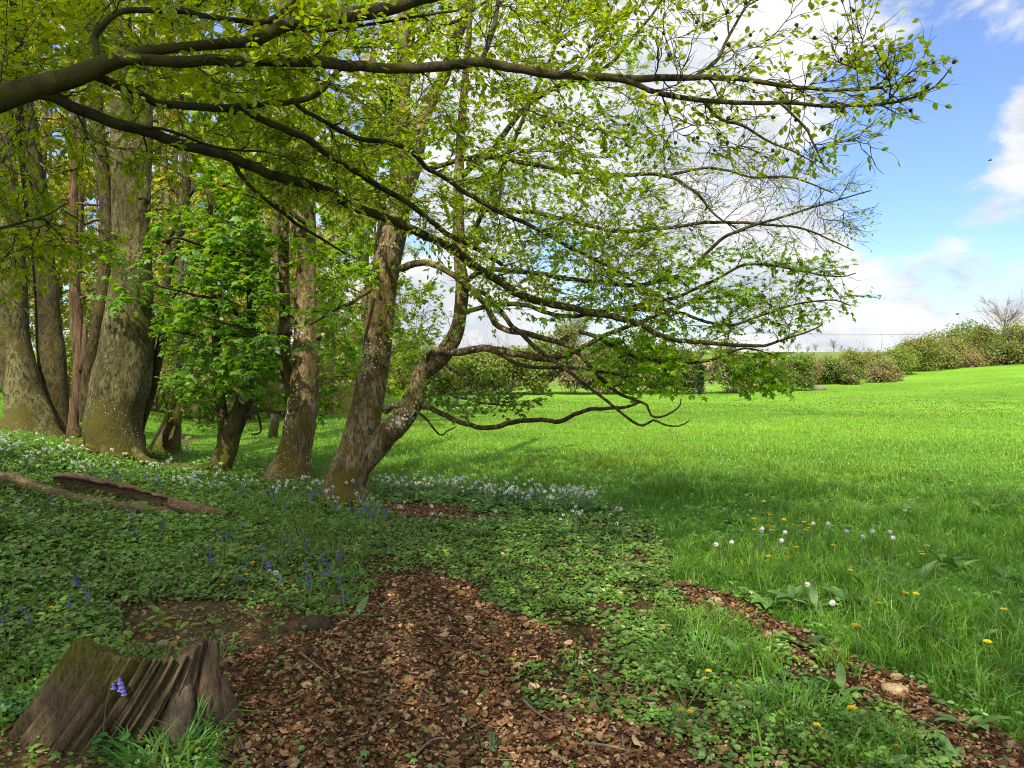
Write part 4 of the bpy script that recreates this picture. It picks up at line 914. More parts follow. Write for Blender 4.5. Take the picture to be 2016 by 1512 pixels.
# ---------------------------------------------------------------- shrubs: hedge, undergrowth
def shrub_meshes(seed, w, h, nleaf, lsz, tint, hue, dead=0., ragged=.35):
    r = np.random.default_rng(seed)
    st_, sr_ = [], []
    for i in range(12):
        a = r.uniform(0, 6.28); e = np.array([math.cos(a) * w * .45 * r.random(), math.sin(a) * w * .45 * r.random(), h * r.uniform(.6, .98)])
        b0 = np.array([math.cos(a) * w * .15 * r.random(), math.sin(a) * w * .15 * r.random(), -.1])
        q = resample(np.array([b0, (b0 + e) / 2 + r.normal(0, .12, 3) * w * .4, e]), 6); st_.append(q); sr_.append(np.linspace(.022, .006, 6))
        for j in range(6):
            s0 = q[r.integers(2, 6)]; e2 = s0 + r.normal(0, .22, 3) * w * .6 + np.array([0, 0, .1 * h]); st_.append(resample(np.array([s0, (s0 + e2) / 2 + r.normal(0, .06, 3), e2]), 6)); sr_.append(np.linspace(.009, .003, 6))
    sb = MB(); V, F = tubes(st_, sr_, 3); sb.add(V, [F], (.16, .11, .07))
    # lobed dome of leaves
    nlob = 16; c = []
    for i in range(nlob):
        a = r.uniform(0, 6.28); rr = math.sqrt(r.random()) * w * .36; z = h * (.12 + .74 * r.random() * (1 - .45 * rr / (w * .36)))
        c.append([math.cos(a) * rr, math.sin(a) * rr, z, w * r.uniform(.12, .24)])
    c = np.array(c); k = r.integers(0, nlob, nleaf)
    dv = norm(r.normal(0, 1, (nleaf, 3))); rad = (r.random((nleaf, 1)) ** .4) * (1 + ragged * r.normal(0, 1, (nleaf, 1)) ** 2 * .3)
    p = c[k, :3] + dv * rad * c[k, 3:4] * np.array([1, 1, .85]); p[:, 2] = np.abs(p[:, 2])
    tn = np.asarray(tint) * (1 + .35 * (r.random((nleaf, 1)) * 2 - 1)); lobc = .75 + .5 * r.random((nlob, 1)); tn = tn * lobc[k]
    wv = r.random((nleaf, 1)) ** 2; tn = tn * (1 - wv) + np.asarray(hue) * wv
    if dead: 
        dd = (p[:, 2] < h * dead) & (r.random(nleaf) < .7); tn[dd] = np.array([.22, .18, .10]) * (.7 + .6 * r.random((dd.sum(), 1)))
    lm = MB(); leaves(lm, p, r.normal(0, 1, (nleaf, 3)), dv * .8 + UP * .6 + r.normal(0, .4, (nleaf, 3)), r.uniform(*lsz, nleaf), 'rhomb', tn)
    return sb.mesh('stems', M_DULL), lm.mesh('foliage', M_LEAF)

def shrub(px, py, w_px, h_px, seed, tint, hue, label, name='hedge_shrub', cat='shrub', group=None, nleaf=7500, dead=0., d=None, lsz=(.11, .24), dd=0.):
    g, dg = ground_hit(px, py)
    if d is None: d = dg + dd
    x, y = P(px, py, d)[:2]
    w, h = w_px * d / F_PX, h_px * d / F_PX
    z = float(height(x, y))
    t = thing(name, (x, y, z), label, cat, group)
    k = max(w, h) / 4
    for nme, me in zip(('stems', 'foliage'), shrub_meshes(seed, w, h, nleaf, (lsz[0] * k ** .5, lsz[1] * k ** .5), tint, hue, dead)): link(nme, me, t)
    return t
DG, OG, LG, TN, GY_ = (.085, .145, .022), (.16, .185, .035), (.14, .22, .025), (.28, .22, .11), (.22, .23, .11)
HG = 'shrubs of the field hedge'
HS = [ # px, base y, width px, height px, tint, hue, label, dead
 (2008, 716, 110, 62, OG, LG, 'olive hedge bush around the foot of the telegraph pole', 0),
 (1940, 719, 105, 62, OG, DG, 'broad olive hawthorn just left of the telegraph pole', .2),
 (1905, 712, 100, 64, LG, OG, 'tall bright-topped hawthorn rising behind the brown bramble heap', 0),
 (1893, 723, 66, 30, TN, OG, 'low brown bramble heap at the foot of the hedge', .5),
 (1850, 727, 84, 62, OG, GY_, 'grey-green hawthorn left of the brown bramble heap', 0),
 (1805, 731, 78, 60, OG, DG, 'olive hawthorn with dark shaded foot in mid hedge', 0),
 (1770, 738, 76, 58, LG, OG, 'bright green round hawthorn behind the pale flowering bush', 0),
 (1738, 752, 62, 46, GY_, OG, 'pale grey-green bush spilling forward from the hedge with a bleached branch', .45),
 (1706, 745, 80, 55, OG, LG, 'yellow-olive hawthorn behind the pale spilling bush', 0),
 (1672, 756, 56, 40, OG, DG, 'small low olive bush left of the pale spilling one', .3),
 (1628, 757, 58, 52, DG, OG, 'dense round green bush right of the dry brown gap', 0),
 (1592, 764, 44, 46, (.19, .14, .085), (.14, .13, .05), 'dry brown bramble patch filling the gap in the hedge', .9),
 (1551, 768, 86, 66, DG, OG, 'dark green rounded bush left of the dry brown gap', 0),
 (1500, 770, 80, 62, DG, OG, 'dark hedge bush behind the hanging bright sycamore leaves', 0),
 (1445, 773, 100, 70, (.11, .14, .04), GY_, 'tangled grey-green thicket right of the ivy-clad tree', .3),
 (1330, 775, 100, 76, DG, OG, 'dark bush left of the ivy-clad tree', 0),
 (1262, 775, 100, 80, DG, OG, 'shadowy green bush behind the bright sycamore spray', .1),
 (1190, 776, 100, 80, (.10, .13, .03), GY_, 'dim brownish thicket in the hedge behind the low bough', .3),
 (1120, 776, 100, 88, (.10, .13, .03), OG, 'brown-green thicket behind the crossing boughs', .3),
 (1050, 776, 100, 84, LG, OG, 'light green bush in the hedge between low boughs', 0),
 (985, 777, 100, 86, OG, LG, 'olive bush in the hedge behind the drooping spray', .2),
 (920, 778, 96, 78, LG, OG, 'yellow-green bush in the hedge right of the forked stem', .1),
 (860, 778, 90, 70, OG, LG, 'olive bush in the hedge seen just beside the forked stem', .1),
 (800, 780, 100, 84, LG, OG, 'green bush in the hedge behind the fork of the leaning sycamore', 0),
 (700, 782, 110, 90, OG, LG, 'olive bush in the hedge between lichened and leaning sycamores', 0),
]
for i, (px, py, w, h, tn, hu, lb, dd) in enumerate(HS): shrub(px, py, w * 1.25, h * (1.75 if px < 1460 else 1.4), 300 + i, tn, hu, lb, group=HG, dead=dd)
UG = 'undergrowth bushes of the wood'
for i, (px, py, w, h, dd, tn, hu) in enumerate([(400, 850, 150, 150, 3, (.11, .15, .03), TN), (540, 850, 120, 110, 6, (.16, .16, .05), TN), (650, 850, 100, 120, 8, (.15, .15, .05), TN), (300, 850, 110, 130, 4, (.10, .16, .03), TN), (120, 800, 150, 130, 4, (.11, .19, .02), LG), (-40, 800, 160, 150, 5, (.10, .18, .02), LG), (480, 830, 140, 170, 9, (.17, .16, .05), TN), (210, 800, 140, 150, 8, (.14, .17, .03), LG), (720, 830, 90, 90, 12, (.15, .17, .04), OG), (600, 835, 110, 150, 12, (.17, .17, .05), TN)]):
    shrub(px, py, w * 1.2, h, 400 + i, tuple(1.4 * v for v in tn), hu, 'twiggy yellow-green bush growing low in the wood behind the trunks', 'undergrowth_bush', 'bush', UG, 4200, dd=dd, lsz=(.07, .14))
# ---------------------------------------------------------------- unseen crowns overhead, leaf clumps placed along the sun to make the shade
def canopy(root_name, label, trunk, cells, seed, leafn, existing=None):
    r = np.random.default_rng(seed)
    base = trunk[0, :3] + [0, 0, .4]
    if existing is None:
        root = thing(root_name, base, label, 'tree'); q = resample(trunk, 50)
        V, F = tube_noisy(q[:, :3], q[:, 3], 22, .07, 6, seed); mb = MB(); mb.add(V, F); mb.build('trunk', M_OLD, root, True)
    else: root = existing; q = resample(trunk, 50)
    bp_, br_, lp = [], [], []
    for c in cells:
        j = int(np.argmin(np.linalg.norm(q[:, :3] - (c - [0, 0, 1.5]), axis=1) + (q[:, 2] < 2.6) * 50)); s0 = q[j, :3]
        m = (s0 + c) / 2 + [0, 0, .25]; h = resample(np.array([s0, m, c]), 9); h[1:-1] += r.normal(0, .06, (7, 3))
        Lb = np.linalg.norm(c - s0); bp_.append(h); br_.append(np.linspace(min(.09, .02 + .008 * Lb), .008, 9))
        for k in range(7):
            s1 = h[r.integers(5, 9)]; e = c + r.normal(0, .6, 3) * [1, 1, .5]; bp_.append(resample(np.array([s1, (s1 + e) / 2 + r.normal(0, .05, 3), e]), 9)); br_.append(np.linspace(.012, .003, 9))
        nl = leafn; p = c + r.normal(0, .62, (nl, 3)) * [1, 1, .45]; lp.append(p)
    lp = np.concatenate(lp); px, py, d = proj(lp); inside = (lp[:, 1] > .3) & (py > -60) & (px > -120) & (px < 2130)
    lp = lp[~inside]; n = len(lp)
    mb = MB(); V, F = tubes(bp_, br_, 4); mb.add(V, [F]); mb.build('upper_branches', M_BEECH, root, True)
    mb = MB(); leaves(mb, lp, r.normal(0, 1, (n, 3)), r.normal(0, .4, (n, 3)) + UP, r.uniform(.09, .15, n), 'beech', tints(n, YG, .3, YGH)); mb.build('upper_foliage', M_LEAF, root)

LITPX = [[(1080, 1000), (1330, 1010), (1420, 1060), (1660, 1040), (1700, 1100), (1450, 1130), (1330, 1080), (1150, 1060)], [(1320, 1140), (1480, 1160), (1560, 1230), (1450, 1230)], [(1580, 1200), (1760, 1220), (1850, 1290), (1680, 1270)],
         [(1680, 1010), (1900, 1020), (1980, 1060), (1750, 1060)], [(1820, 1330), (2016, 1340), (2016, 1420), (1880, 1400)], [(560, 930), (660, 930), (640, 1000), (560, 1000)]]
off = sun_from / sun_from[2]
cells = []
r5 = np.random.default_rng(5)
step = .95
for gx_ in np.arange(-9.5, 14, step):
    for gy_ in np.arange(-2.0, 10.2, step):
        for rep in range(2):
            x = gx_ + r5.uniform(-.5, .5) * step; y = gy_ + r5.uniform(-.5, .5) * step
            lim = 9.3 + .35 * math.sin(x * 1.7) + (.5 if x < -4 else 0) - .3 * sst(2, 9, x)
            if y > lim: continue
            if y > 1.2:
                px, py, d = proj(np.array([x, y, float(height(x, y))]))
                if any(inpoly(np.array([px]), np.array([py]), p)[0] for p in LITPX) and r5.random() < .95: continue
                if x > 1.5 and r5.random() < .10: continue
            if y > 4.6 and -6 < x < 2.5 and r5.random() < .72: continue
            cells.append((x, y))
def lift(c, h0, h1):
    x, y = c; h = r5.uniform(h0, h1); return np.array([x, y, 0]) + off * h
ca = [lift(c, 6.0, 11.5) for c in cells if c[0] < 1.0]
cb = [lift(c, 6.5, 12.5) for c in cells if c[0] >= 1.0]
canopy('overhanging_beech', '', tp, ca, 51, 52, existing=A.root)
tb = np.array([[6.2, -3.6, -.4, .5], [6.2, -3.6, .3, .42], [6.1, -3.5, 3, .36], [6.0, -3.4, 7, .28], [5.9, -3.3, 11, .16], [5.9, -3.2, 14, .06]])
canopy('shade_beech', 'unseen tall beech behind the viewpoint, its crown laid out to shade the path', tb, cb, 52, 115)
# ---------------------------------------------------------------- rotten stump
gS, dS_ = ground_hit(262, 1428)
st = thing('tree_stump', gS, 'rotten old tree stump with deep slanting ridges and a mossy top, near the corner', 'tree stump')
na, nh = 240, 60
th = np.arange(na) * 2 * math.pi / na
V = np.zeros((nh, na, 3)); TT = np.zeros((nh, na, 3))
lf = np.clip(np.cos(th - math.pi * 1.02), 0, 1) ** 1.6; rt_ = np.clip(np.cos(th), 0, 1) ** 2; ft = np.clip(-np.sin(th), 0, 1)
for i in range(nh):
    t = i / (nh - 1)
    thw = th + .50 * t * ft + .1 * t
    ph = th * 15 + 1.6 * np.sin(th * 3) + 2.0 * (vnoise(np.stack([np.cos(th) * 2, np.sin(th) * 2, th * 0 + t * .8], -1), 4) - .5)
    rid = np.abs(np.sin(ph)) ** .6 * .6 + .4 * np.abs(np.sin(ph * 2.3 + 1))
    nzz = fbm(np.stack([np.cos(th) * 9, np.sin(th) * 9, th * 0 + t * 1.4], -1), 3, 8) - .5
    rb = .262 + .20 * lf + .02 * rt_; rtp = .215 + .03 * lf
    k = (1 - t) ** 1.15
    r = rb * k + rtp * (1 - k) + .125 * (rid - .6) * min(1, .6 + t * 1.6) * (1 - .25 * t) + .035 * nzz
    H = .335 + .035 * np.sin(th * 2 + 1) - .05 * np.clip(np.cos(th - .55), 0, 1) ** 3 + .05 * (rid - .6) + .05 * nzz
    H = H - .11 * np.clip(np.sin(th), -.3, 1)
    V[i] = np.stack([np.cos(thw) * r * 1.05 - .04 + .11 * t, np.sin(thw) * r * .85, -.07 + (H + .07) * t], -1)
    col = np.array([.078, .056, .030])[None] * (1 + .9 * nzz[:, None]) + np.array([.05, .042, .03])[None] * (rid[:, None] - .5) * .8
    mo = sst(.25, .75, lf * .75 + .15 * ft * (1 - rt_) + .9 * (fbm(np.stack([np.cos(th) * 3, np.sin(th) * 3, th * 0 + t * 3], -1), 3, 30) - .5)) * sst(.55, .95, t) + .7 * sst(.58, .68, fbm(np.stack([np.cos(th) * 4, np.sin(th) * 4, th * 0 + t * 4], -1), 3, 33)) * lf
    mo = np.clip(mo, 0, 1)[:, None]
    TT[i] = np.clip(col, .01, 1) * (1 - mo) + np.array([.075, .075, .012])[None] * mo
rings = [V]; tr = [TT]
top = V[-1]; cen = top.mean(0)
for f, dz in ((.86, .012), (.66, -.015), (.40, -.045), (.15, -.07)):
    q = cen + (top - cen) * f; q[:, 2] = top[:, 2] * f + cen[2] * (1 - f) + dz + .04 * (fbm(q * 14, 3, 3) - .5) - .06 * np.exp(-((q[:, 0] - .10) ** 2 + (q[:, 1] + .02) ** 2) / .012)
    mo = (sst(.42, .6, fbm(q * 9, 3, 44)) * sst(.05, -.12, q[:, 0]) * (.8 if f > .5 else .3))[:, None]
    rings.append(q[None]); tr.append((np.array([[.06, .04, .024]]) * (1 - mo) + np.array([[.085, .085, .012]]) * mo)[None])
V = np.concatenate(rings).reshape(-1, 3) + gS; TT = np.concatenate(tr).reshape(-1, 3)
nr_ = len(V) // na
i = np.arange(nr_ - 1)[:, None] * na; j = np.arange(na)[None]; j2 = (j + 1) % na
Q = np.stack([i + j, i + j2, i + na + j2, i + na + j], -1).reshape(-1, 4)
def grain_mat(name, stretch):
    m, nt, out = new_mat(name); L = nt.links
    at = N(nt, 'ShaderNodeAttribute', attribute_name='tint'); geo = N(nt, 'ShaderNodeNewGeometry')
    mp = N(nt, 'ShaderNodeVectorMath', operation='MULTIPLY'); mp.inputs[1].default_value = stretch; L.new(geo.outputs['Position'], mp.inputs[0])
    n1 = N(nt, 'ShaderNodeTexNoise', i_Scale=70., i_Detail=6., i_Roughness=.7); L.new(mp.outputs[0], n1.inputs['Vector'])
    nb = N(nt, 'ShaderNodeTexNoise', i_Scale=210., i_Detail=4., i_Roughness=.7); L.new(mp.outputs[0], nb.inputs['Vector']); na_ = N(nt, 'ShaderNodeMath', operation='MULTIPLY_ADD'); L.new(nb.outputs[0], na_.inputs[0]); na_.inputs[1].default_value = .8; L.new(n1.outputs[0], na_.inputs[2]); r = N(nt, 'ShaderNodeMapRange', i_1=.62, i_2=1.18, i_3=.25, i_4=1.75); L.new(na_.outputs[0], r.inputs[0])
    vm = N(nt, 'ShaderNodeVectorMath', operation='SCALE'); L.new(at.outputs['Color'], vm.inputs[0]); L.new(r.outputs[0], vm.inputs['Scale'])
    b = N(nt, 'ShaderNodeBsdfPrincipled'); b.inputs['Roughness'].default_value = .9; b.inputs['Specular IOR Level'].default_value = .15
    L.new(vm.outputs[0], b.inputs['Base Color']); bp = N(nt, 'ShaderNodeBump'); bp.inputs['Strength'].default_value = .7; bp.inputs['Distance'].default_value = .012
    L.new(n1.outputs[0], bp.inputs['Height']); L.new(bp.outputs[0], b.inputs['Normal']); L.new(b.outputs[0], out.inputs['Surface'])
    return m
M_STUMP = grain_mat('weathered_wood', (1, 1, .10)); M_LOG = grain_mat('log_wood', (.16, .5, 1))
mb = MB(); mb.add(V, [Q], TT); mb.build('ridged_shell', M_STUMP, st, True)
def rough_tube(pts, tint, name, parent, sides=20, amp=.2, fs=20, n=40, mat=None):
    q = resample(np.array(pts), n); V, F = tube_noisy(q[:, :3], q[:, 3], sides, amp, fs, 7); mb = MB()
    nz = fbm(V * 25, 3, 12)[:, None]; mb.add(V, F, np.asarray(tint)[None] * (.5 + nz)); return mb.build(name, mat or M_STUMP, parent, True)
G = lambda a, b_, z, r: [gS[0] + a, gS[1] + b_, gS[2] + z, r]
rough_tube([G(.345, -.02, -.06, .075), G(.335, -.02, .12, .058), G(.335, -.01, .24, .042), G(.35, 0, .33, .028), G(.362, 0, .375, .012)], (.085, .058, .036), 'splinter', st)
rough_tube([G(.25, -.13, -.06, .085), G(.25, -.11, .1, .06), G(.25, -.08, .20, .045), G(.26, -.05, .27, .02)], (.10, .075, .05), 'splinter', st)
rough_tube([G(.42, .03, -.06, .06), G(.39, .02, .08, .05), G(.37, .02, .2, .03)], (.075, .052, .034), 'splinter', st)

# ---------------------------------------------------------------- fallen split log
def gl(px, py, up=.0, dz=0.):
    g, d = ground_hit(px, py); return g + np.array([0, dz, up])
lg0 = gl(220, 1005)
lg = thing('fallen_log', lg0, 'rotten fallen log split into two lengths, lying on the flowery bank before the clump', 'log')
lo = [(*gl(-70, 962, .10), .085), (*gl(0, 968, .10), .085), (*gl(45, 973, .10), .075), (*gl(100, 985, .06), .065), (*gl(150, 994, .05), .06), (*gl(210, 1003, .05), .055), (*gl(265, 1011, .05), .06), (*gl(310, 1018, .05), .055), (*gl(352, 1022, .04), .03)]
rough_tube(lo, (.12, .085, .048), 'lower_length', lg, 26, .45, 9, 110, M_LOG)
hi = np.array([(*gl(92, 978, .15, .10), .05), (*gl(125, 983, .15, .10), .105), (*gl(180, 990, .14, .10), .105), (*gl(240, 1000, .13, .10), .095), (*gl(300, 1013, .12, .08), .08), (*gl(345, 1020, .11, .05), .07), (*gl(400, 1024, .09, 0), .06), (*gl(450, 1027, .07, 0), .03)])
q = resample(hi, 70); pth = q[:, :3]; rad = q[:, 3]
t = norm(np.gradient(pth, axis=0)); u = norm(np.cross(t, UP)); v = np.cross(u, t)
arc = np.radians(np.linspace(-95, 118, 16)); mb = MB()
op = np.clip((np.arange(70) / 69 - .62) / .15, 0, 1)[:, None]      # the trough closes toward the thin end
edge = np.linspace(0, 1, 16)[None] ** 2 * np.radians(55) * (fbm(np.stack([pth[:, 0] * 7, pth[:, 1] * 7, pth[:, 0] * 0], -1), 3, 9)[:, None] - .5) * 2
angs = (arc[None] + edge) * (1 - op) + np.radians(np.linspace(-95, 262, 16))[None] * op
ro = rad[:, None] * (1 + .5 * (fbm(np.stack([np.cos(angs) * 1.2, np.sin(angs) * 1.2, np.repeat(pth[:, :1] * 2.5, 16, 1)], -1), 3, 3) - .5)); ri = ro * .72
# the camera side is -u or +u: open toward the camera
def ringpts(r_): return pth[:, None] + r_[..., None] * (-np.cos(angs)[..., None] * u[:, None] * np.sign(u[35, 1]) * -1 + np.sin(angs)[..., None] * v[:, None])
Vo, Vi = ringpts(ro), ringpts(ri); sec = np.concatenate([Vo, Vi[:, ::-1]], 1); ns = 32
i = np.arange(69)[:, None] * ns; j = np.arange(ns)[None]; j2 = (j + 1) % ns
Q = np.stack([i + j, i + j2, i + ns + j2, i + ns + j], -1).reshape(-1, 4); Vs = sec.reshape(-1, 3)
nz = fbm(Vs * np.array([8, 30, 40]), 3, 5)[:, None]
mb.add(Vs, [Q], np.array([[.125, .080, .045]]) * (.35 + 1.3 * nz)); mb.build('hollow_length', M_LOG, lg, True)

# ---------------------------------------------------------------- small plants, one object each
def blade_strip(mb, p0, az, Lb, w, rise, droop, tint, m=0, n=6):
    """one broad curved leaf"""
    u_ = np.linspace(0, 1, n); d = np.array([math.cos(az), math.sin(az), 0]); s = np.array([-d[1], d[0], 0])
    c = np.asarray(p0)[None] + d[None] * (Lb * u_ * (1 - .25 * rise))[:, None] + UP[None] * (Lb * (rise * u_ - droop * u_ ** 2))[:, None]
    wd = w * np.sin(np.clip(u_ * .86 + .14, 0, 1) * math.pi) ** .8
    V = np.concatenate([c - s * wd[:, None] * .5 + UP * .12 * w, c, c + s * wd[:, None] * .5 + UP * .12 * w])
    k = np.arange(n - 1); F = np.concatenate([np.stack([k, k + 1, k + n + 1, k + n], -1), np.stack([k + n, k + n + 1, k + 2 * n + 1, k + 2 * n], -1)])
    mb.add(V, [F], tint, m)
def stalk(mb, p0, p1, r, tint, bend=.02, m=0):
    mid = (np.asarray(p0) + p1) / 2 + (rng.random(3) - .5) * bend
    V, F = tubes([resample(np.array([p0, mid, p1]), 6)], [np.full(6, r)], 4); mb.add(V, [F], tint, m)

def garlic_mesh(seed, flowers):
    r = random.Random(seed); mb = MB()
    for i in range(r.randint(4, 6)):
        g = r.uniform(.7, 1.25); blade_strip(mb, (0, 0, 0), r.uniform(0, 6.28), r.uniform(.15, .22), r.uniform(.03, .045), r.uniform(.5, .95), r.uniform(.35, .7), (.045 * g, .15 * g, .02 * g))
    for f in range(flowers):
        a = r.uniform(0, 6.28); tip = np.array([math.cos(a) * .05, math.sin(a) * .05, r.uniform(.17, .25)])
        stalk(mb, (0, 0, 0), tip, .002, (.09, .18, .04))
        for k in range(9):
            v = norm(np.array([r.gauss(0, 1), r.gauss(0, 1), r.gauss(.4, 1)])); c = tip + v * .014
            for s in range(3):
                w = norm(np.cross(v, [r.gauss(0, 1), r.gauss(0, 1), r.gauss(0, 1)])); leaves(mb, [c], [w + v * .3], [v], .013, 'rhomb', (.66, .68, .60), 1)
    return mb.mesh('wild_garlic', [M_COVER, M_PETAL])
def bluebell_mesh(seed, leafy=True):
    r = random.Random(seed); mb = MB(); H = r.uniform(.20, .28); a = r.uniform(0, 6.28); d = np.array([math.cos(a), math.sin(a), 0])
    path = resample(np.array([[0, 0, 0], [0, 0, H * .55], d * .012 + [0, 0, H * .85], d * .05 + [0, 0, H]]), 8)
    V, F = tubes([path], [np.linspace(.0022, .0013, 8)], 4); mb.add(V, [F], (.05, .10, .04))
    for k in range(r.randint(5, 8)):
        p = path[r.randint(4, 7)] + np.array([r.gauss(0, .006), r.gauss(0, .006), 0]); p = p + d * r.uniform(.0, .02) - [0, 0, .006]
        ring = np.array([[math.cos(x) * .0055, math.sin(x) * .0055, 0] for x in np.arange(6) * 1.047]); low = ring * 1.5 - [0, 0, .018]; ti = p + [0, 0, .003]
        q = np.arange(6); mb.add(np.concatenate([p + ring, p + low, [ti]]), [np.stack([q, (q + 1) % 6, 6 + (q + 1) % 6, 6 + q], -1), np.stack([np.full(6, 12), (q + 1) % 6, q], -1)], (.13 * r.uniform(.8, 1.2), .11, .40), 1)
    if leafy:
        for k in range(3): blade_strip(mb, (0, 0, 0), r.uniform(0, 6.28), r.uniform(.14, .22), .011, r.uniform(.5, .9), r.uniform(.5, .8), (.045, .14, .02))
    return mb.mesh('bluebell', [M_COVER, M_PETAL])
def yellow_mesh(seed, H, R, petals):
    r = random.Random(seed); mb = MB(); tip = np.array([r.gauss(0, .02), r.gauss(0, .02), H]); stalk(mb, (0, 0, -.01), tip, .0018, (.08, .16, .04))
    for ring, rr in ((1, 1.), (2, .65)):
        for k in range(petals):
            a = k * 6.283 / petals + ring * .3; d = np.array([math.cos(a), math.sin(a), .15 * ring]); leaves(mb, [tip + UP * .002 * ring], [d], [UP], R * rr, 'rhomb', (.70, .50, .012), 1)
    for k in range(3): blade_strip(mb, (0, 0, 0), r.uniform(0, 6.28), .07, .02, .35, .25, (.05, .15, .02))
    return mb.mesh('yellow_flower', [M_COVER, M_PETAL])
def clock_mesh(seed):
    r = random.Random(seed); mb = MB(); H = r.uniform(.2, .27); tip = np.array([r.gauss(0, .02), r.gauss(0, .02), H]); stalk(mb, (0, 0, -.01), tip, .0025, (.16, .17, .07))
    for k in range(150):
        v = norm(np.array([r.gauss(0, 1), r.gauss(0, 1), r.gauss(0, 1)])); w = norm(np.cross(v, [.3, .2, .9]))
        leaves(mb, [tip + v * .017 - w * .005], [w], [v], .010, 'rhomb', (.62, .61, .57), 1)
    for k in range(12):
        v = norm(np.array([r.gauss(0, 1), r.gauss(0, 1), r.gauss(0, 1)])); leaves(mb, [tip], [v], [norm(np.cross(v, [1, .2, .3]))], .009, 'rhomb', (.2, .15, .1), 1)
    for k in range(4): blade_strip(mb, (0, 0, 0), r.uniform(0, 6.28), .13, .03, .5, .4, (.05, .15, .02))
    return mb.mesh('dandelion_clock', [M_COVER, M_PETAL])
def dock_mesh(seed):
    r = random.Random(seed); mb = MB()
    for i in range(r.randint(5, 8)):
        g = r.uniform(.8, 1.3); blade_strip(mb, (0, 0, 0), i * 6.28 / 6 + r.uniform(-.4, .4), r.uniform(.15, .26), r.uniform(.05, .075), r.uniform(.35, .9), r.uniform(.3, .75), (.080 * g, .175 * g, .030 * g), 0, 8)
    return mb.mesh('dock_plant', M_COVER)
def seedling_mesh(seed):
    r = random.Random(seed); mb = MB(); tip = np.array([0, 0, r.uniform(.09, .16)]); stalk(mb, (0, 0, -.01), tip, .002, (.12, .09, .04))
    for i in range(r.randint(4, 7)):
        z = r.uniform(.6, 1); a = r.uniform(0, 6.28); leaves(mb, [tip * z], [(math.cos(a), math.sin(a), r.uniform(-.4, .3))], [UP], r.uniform(.05, .08), 'beech', (.15 * r.uniform(.8, 1.2), .20, .022))
    return mb.mesh('seedling', M_COVER)
def place(name, me, g, s, label, cat, group, rz=None):
    o = link(name, me, None, g); o.rotation_euler = (rng.uniform(-.12, .12), rng.uniform(-.12, .12), rng.uniform(0, 6.28) if rz is None else rz); o.scale = (s, s, s)
    return tag(o, label, cat, group)
def region(poly, n):
    poly = np.asarray(poly, float); out_ = []
    while len(out_) < n:
        px, py = rng.uniform(poly[:, 0].min(), poly[:, 0].max()), rng.uniform(poly[:, 1].min(), poly[:, 1].max())
        if inpoly(np.array([px]), np.array([py]), poly)[0]: out_.append((px, py))
    return out_
GM = [garlic_mesh(i, 1 + i % 3) for i in range(7)]
for poly, n, lb in [
 ([(735, 962), (800, 962), (900, 972), (1010, 985), (1180, 1000), (1185, 1015), (1050, 1012), (950, 1003), (850, 992), (740, 985)], 135, 'white-flowered wild garlic in the drift between leaning trunk and pasture'),
 ([(-40, 870), (40, 880), (150, 905), (250, 930), (250, 960), (120, 945), (-40, 935)], 62, 'white-flowered wild garlic in the drift at the foot of the clump'),
 ([(280, 940), (420, 945), (450, 970), (440, 1000), (340, 985), (260, 960)], 38, 'white-flowered wild garlic between the fallen log and small forked tree'),
 ([(460, 955), (620, 970), (720, 1000), (740, 1030), (600, 1010), (460, 985)], 30, 'white-flowered wild garlic in front of the lichened and leaning trunks'),
 ([(1020, 1015), (1220, 1000), (1240, 1120), (1100, 1070)], 11, 'lone wild garlic with white heads at the meeting of herbs and grass'),
 ([(770, 1030), (1000, 1045), (950, 1060), (800, 1050)], 6, 'lone wild garlic just before the bare leafy patch by the leaning trunk')]:
    for px, py in region(poly, n):
        g, d = ground_hit(px, py); place('wild_garlic', GM[rng.integers(0, 7)], g, rng.uniform(.75, 1.05), lb, 'wild garlic', 'flowering wild garlic')
BM = [bluebell_mesh(i) for i in range(8)]
for poly, n, lb in [
 ([(-20, 1000), (130, 1010), (330, 1040), (310, 1075), (100, 1060), (-20, 1040)], 18, 'violet bluebell in front of the fallen log'),
 ([(60, 920), (250, 945), (430, 975), (430, 1000), (250, 985), (60, 950)], 26, 'violet bluebell between the fallen log and the clump'),
 ([(430, 955), (600, 975), (720, 1005), (790, 1050), (640, 1040), (450, 1000)], 34, 'violet bluebell at the feet of lichened and leaning trunks'),
 ([(390, 1060), (520, 1060), (700, 1130), (690, 1215), (520, 1180), (400, 1180)], 30, 'violet bluebell on the open bank above the brown leaf litter'),
 ([(-20, 1100), (180, 1180), (180, 1290), (-20, 1290)], 7, 'violet bluebell among dense herbs above the stump'),
 ([(300, 870), (420, 870), (400, 915), (300, 900)], 14, 'distant violet bluebell in lit grass behind the clump')]:
    for px, py in region(poly, n):
        g, d = ground_hit(px, py); place('bluebell', BM[rng.integers(0, 8)], g, rng.uniform(.6, .9), lb, 'bluebell', 'bluebells scattered over the bank')
CM = [yellow_mesh(i, .07 + .02 * (i % 3), .017, 8) for i in range(4)]
for poly, n, lb in [
 ([(-20, 1005), (350, 1040), (450, 1080), (400, 1110), (200, 1080), (-20, 1080)], 26, 'small yellow celandine below the fallen log'),
 ([(390, 1060), (520, 1060), (700, 1140), (690, 1215), (420, 1180)], 34, 'small yellow celandine among bluebells on the open bank'),
 ([(-20, 1120), (240, 1180), (200, 1300), (-20, 1320)], 16, 'small yellow celandine among dense herbs above the stump')]:
    for px, py in region(poly, n):
        g, d = ground_hit(px, py); place('celandine', CM[rng.integers(0, 4)], g, rng.uniform(.8, 1.2), lb, 'celandine', 'yellow celandines on the bank')
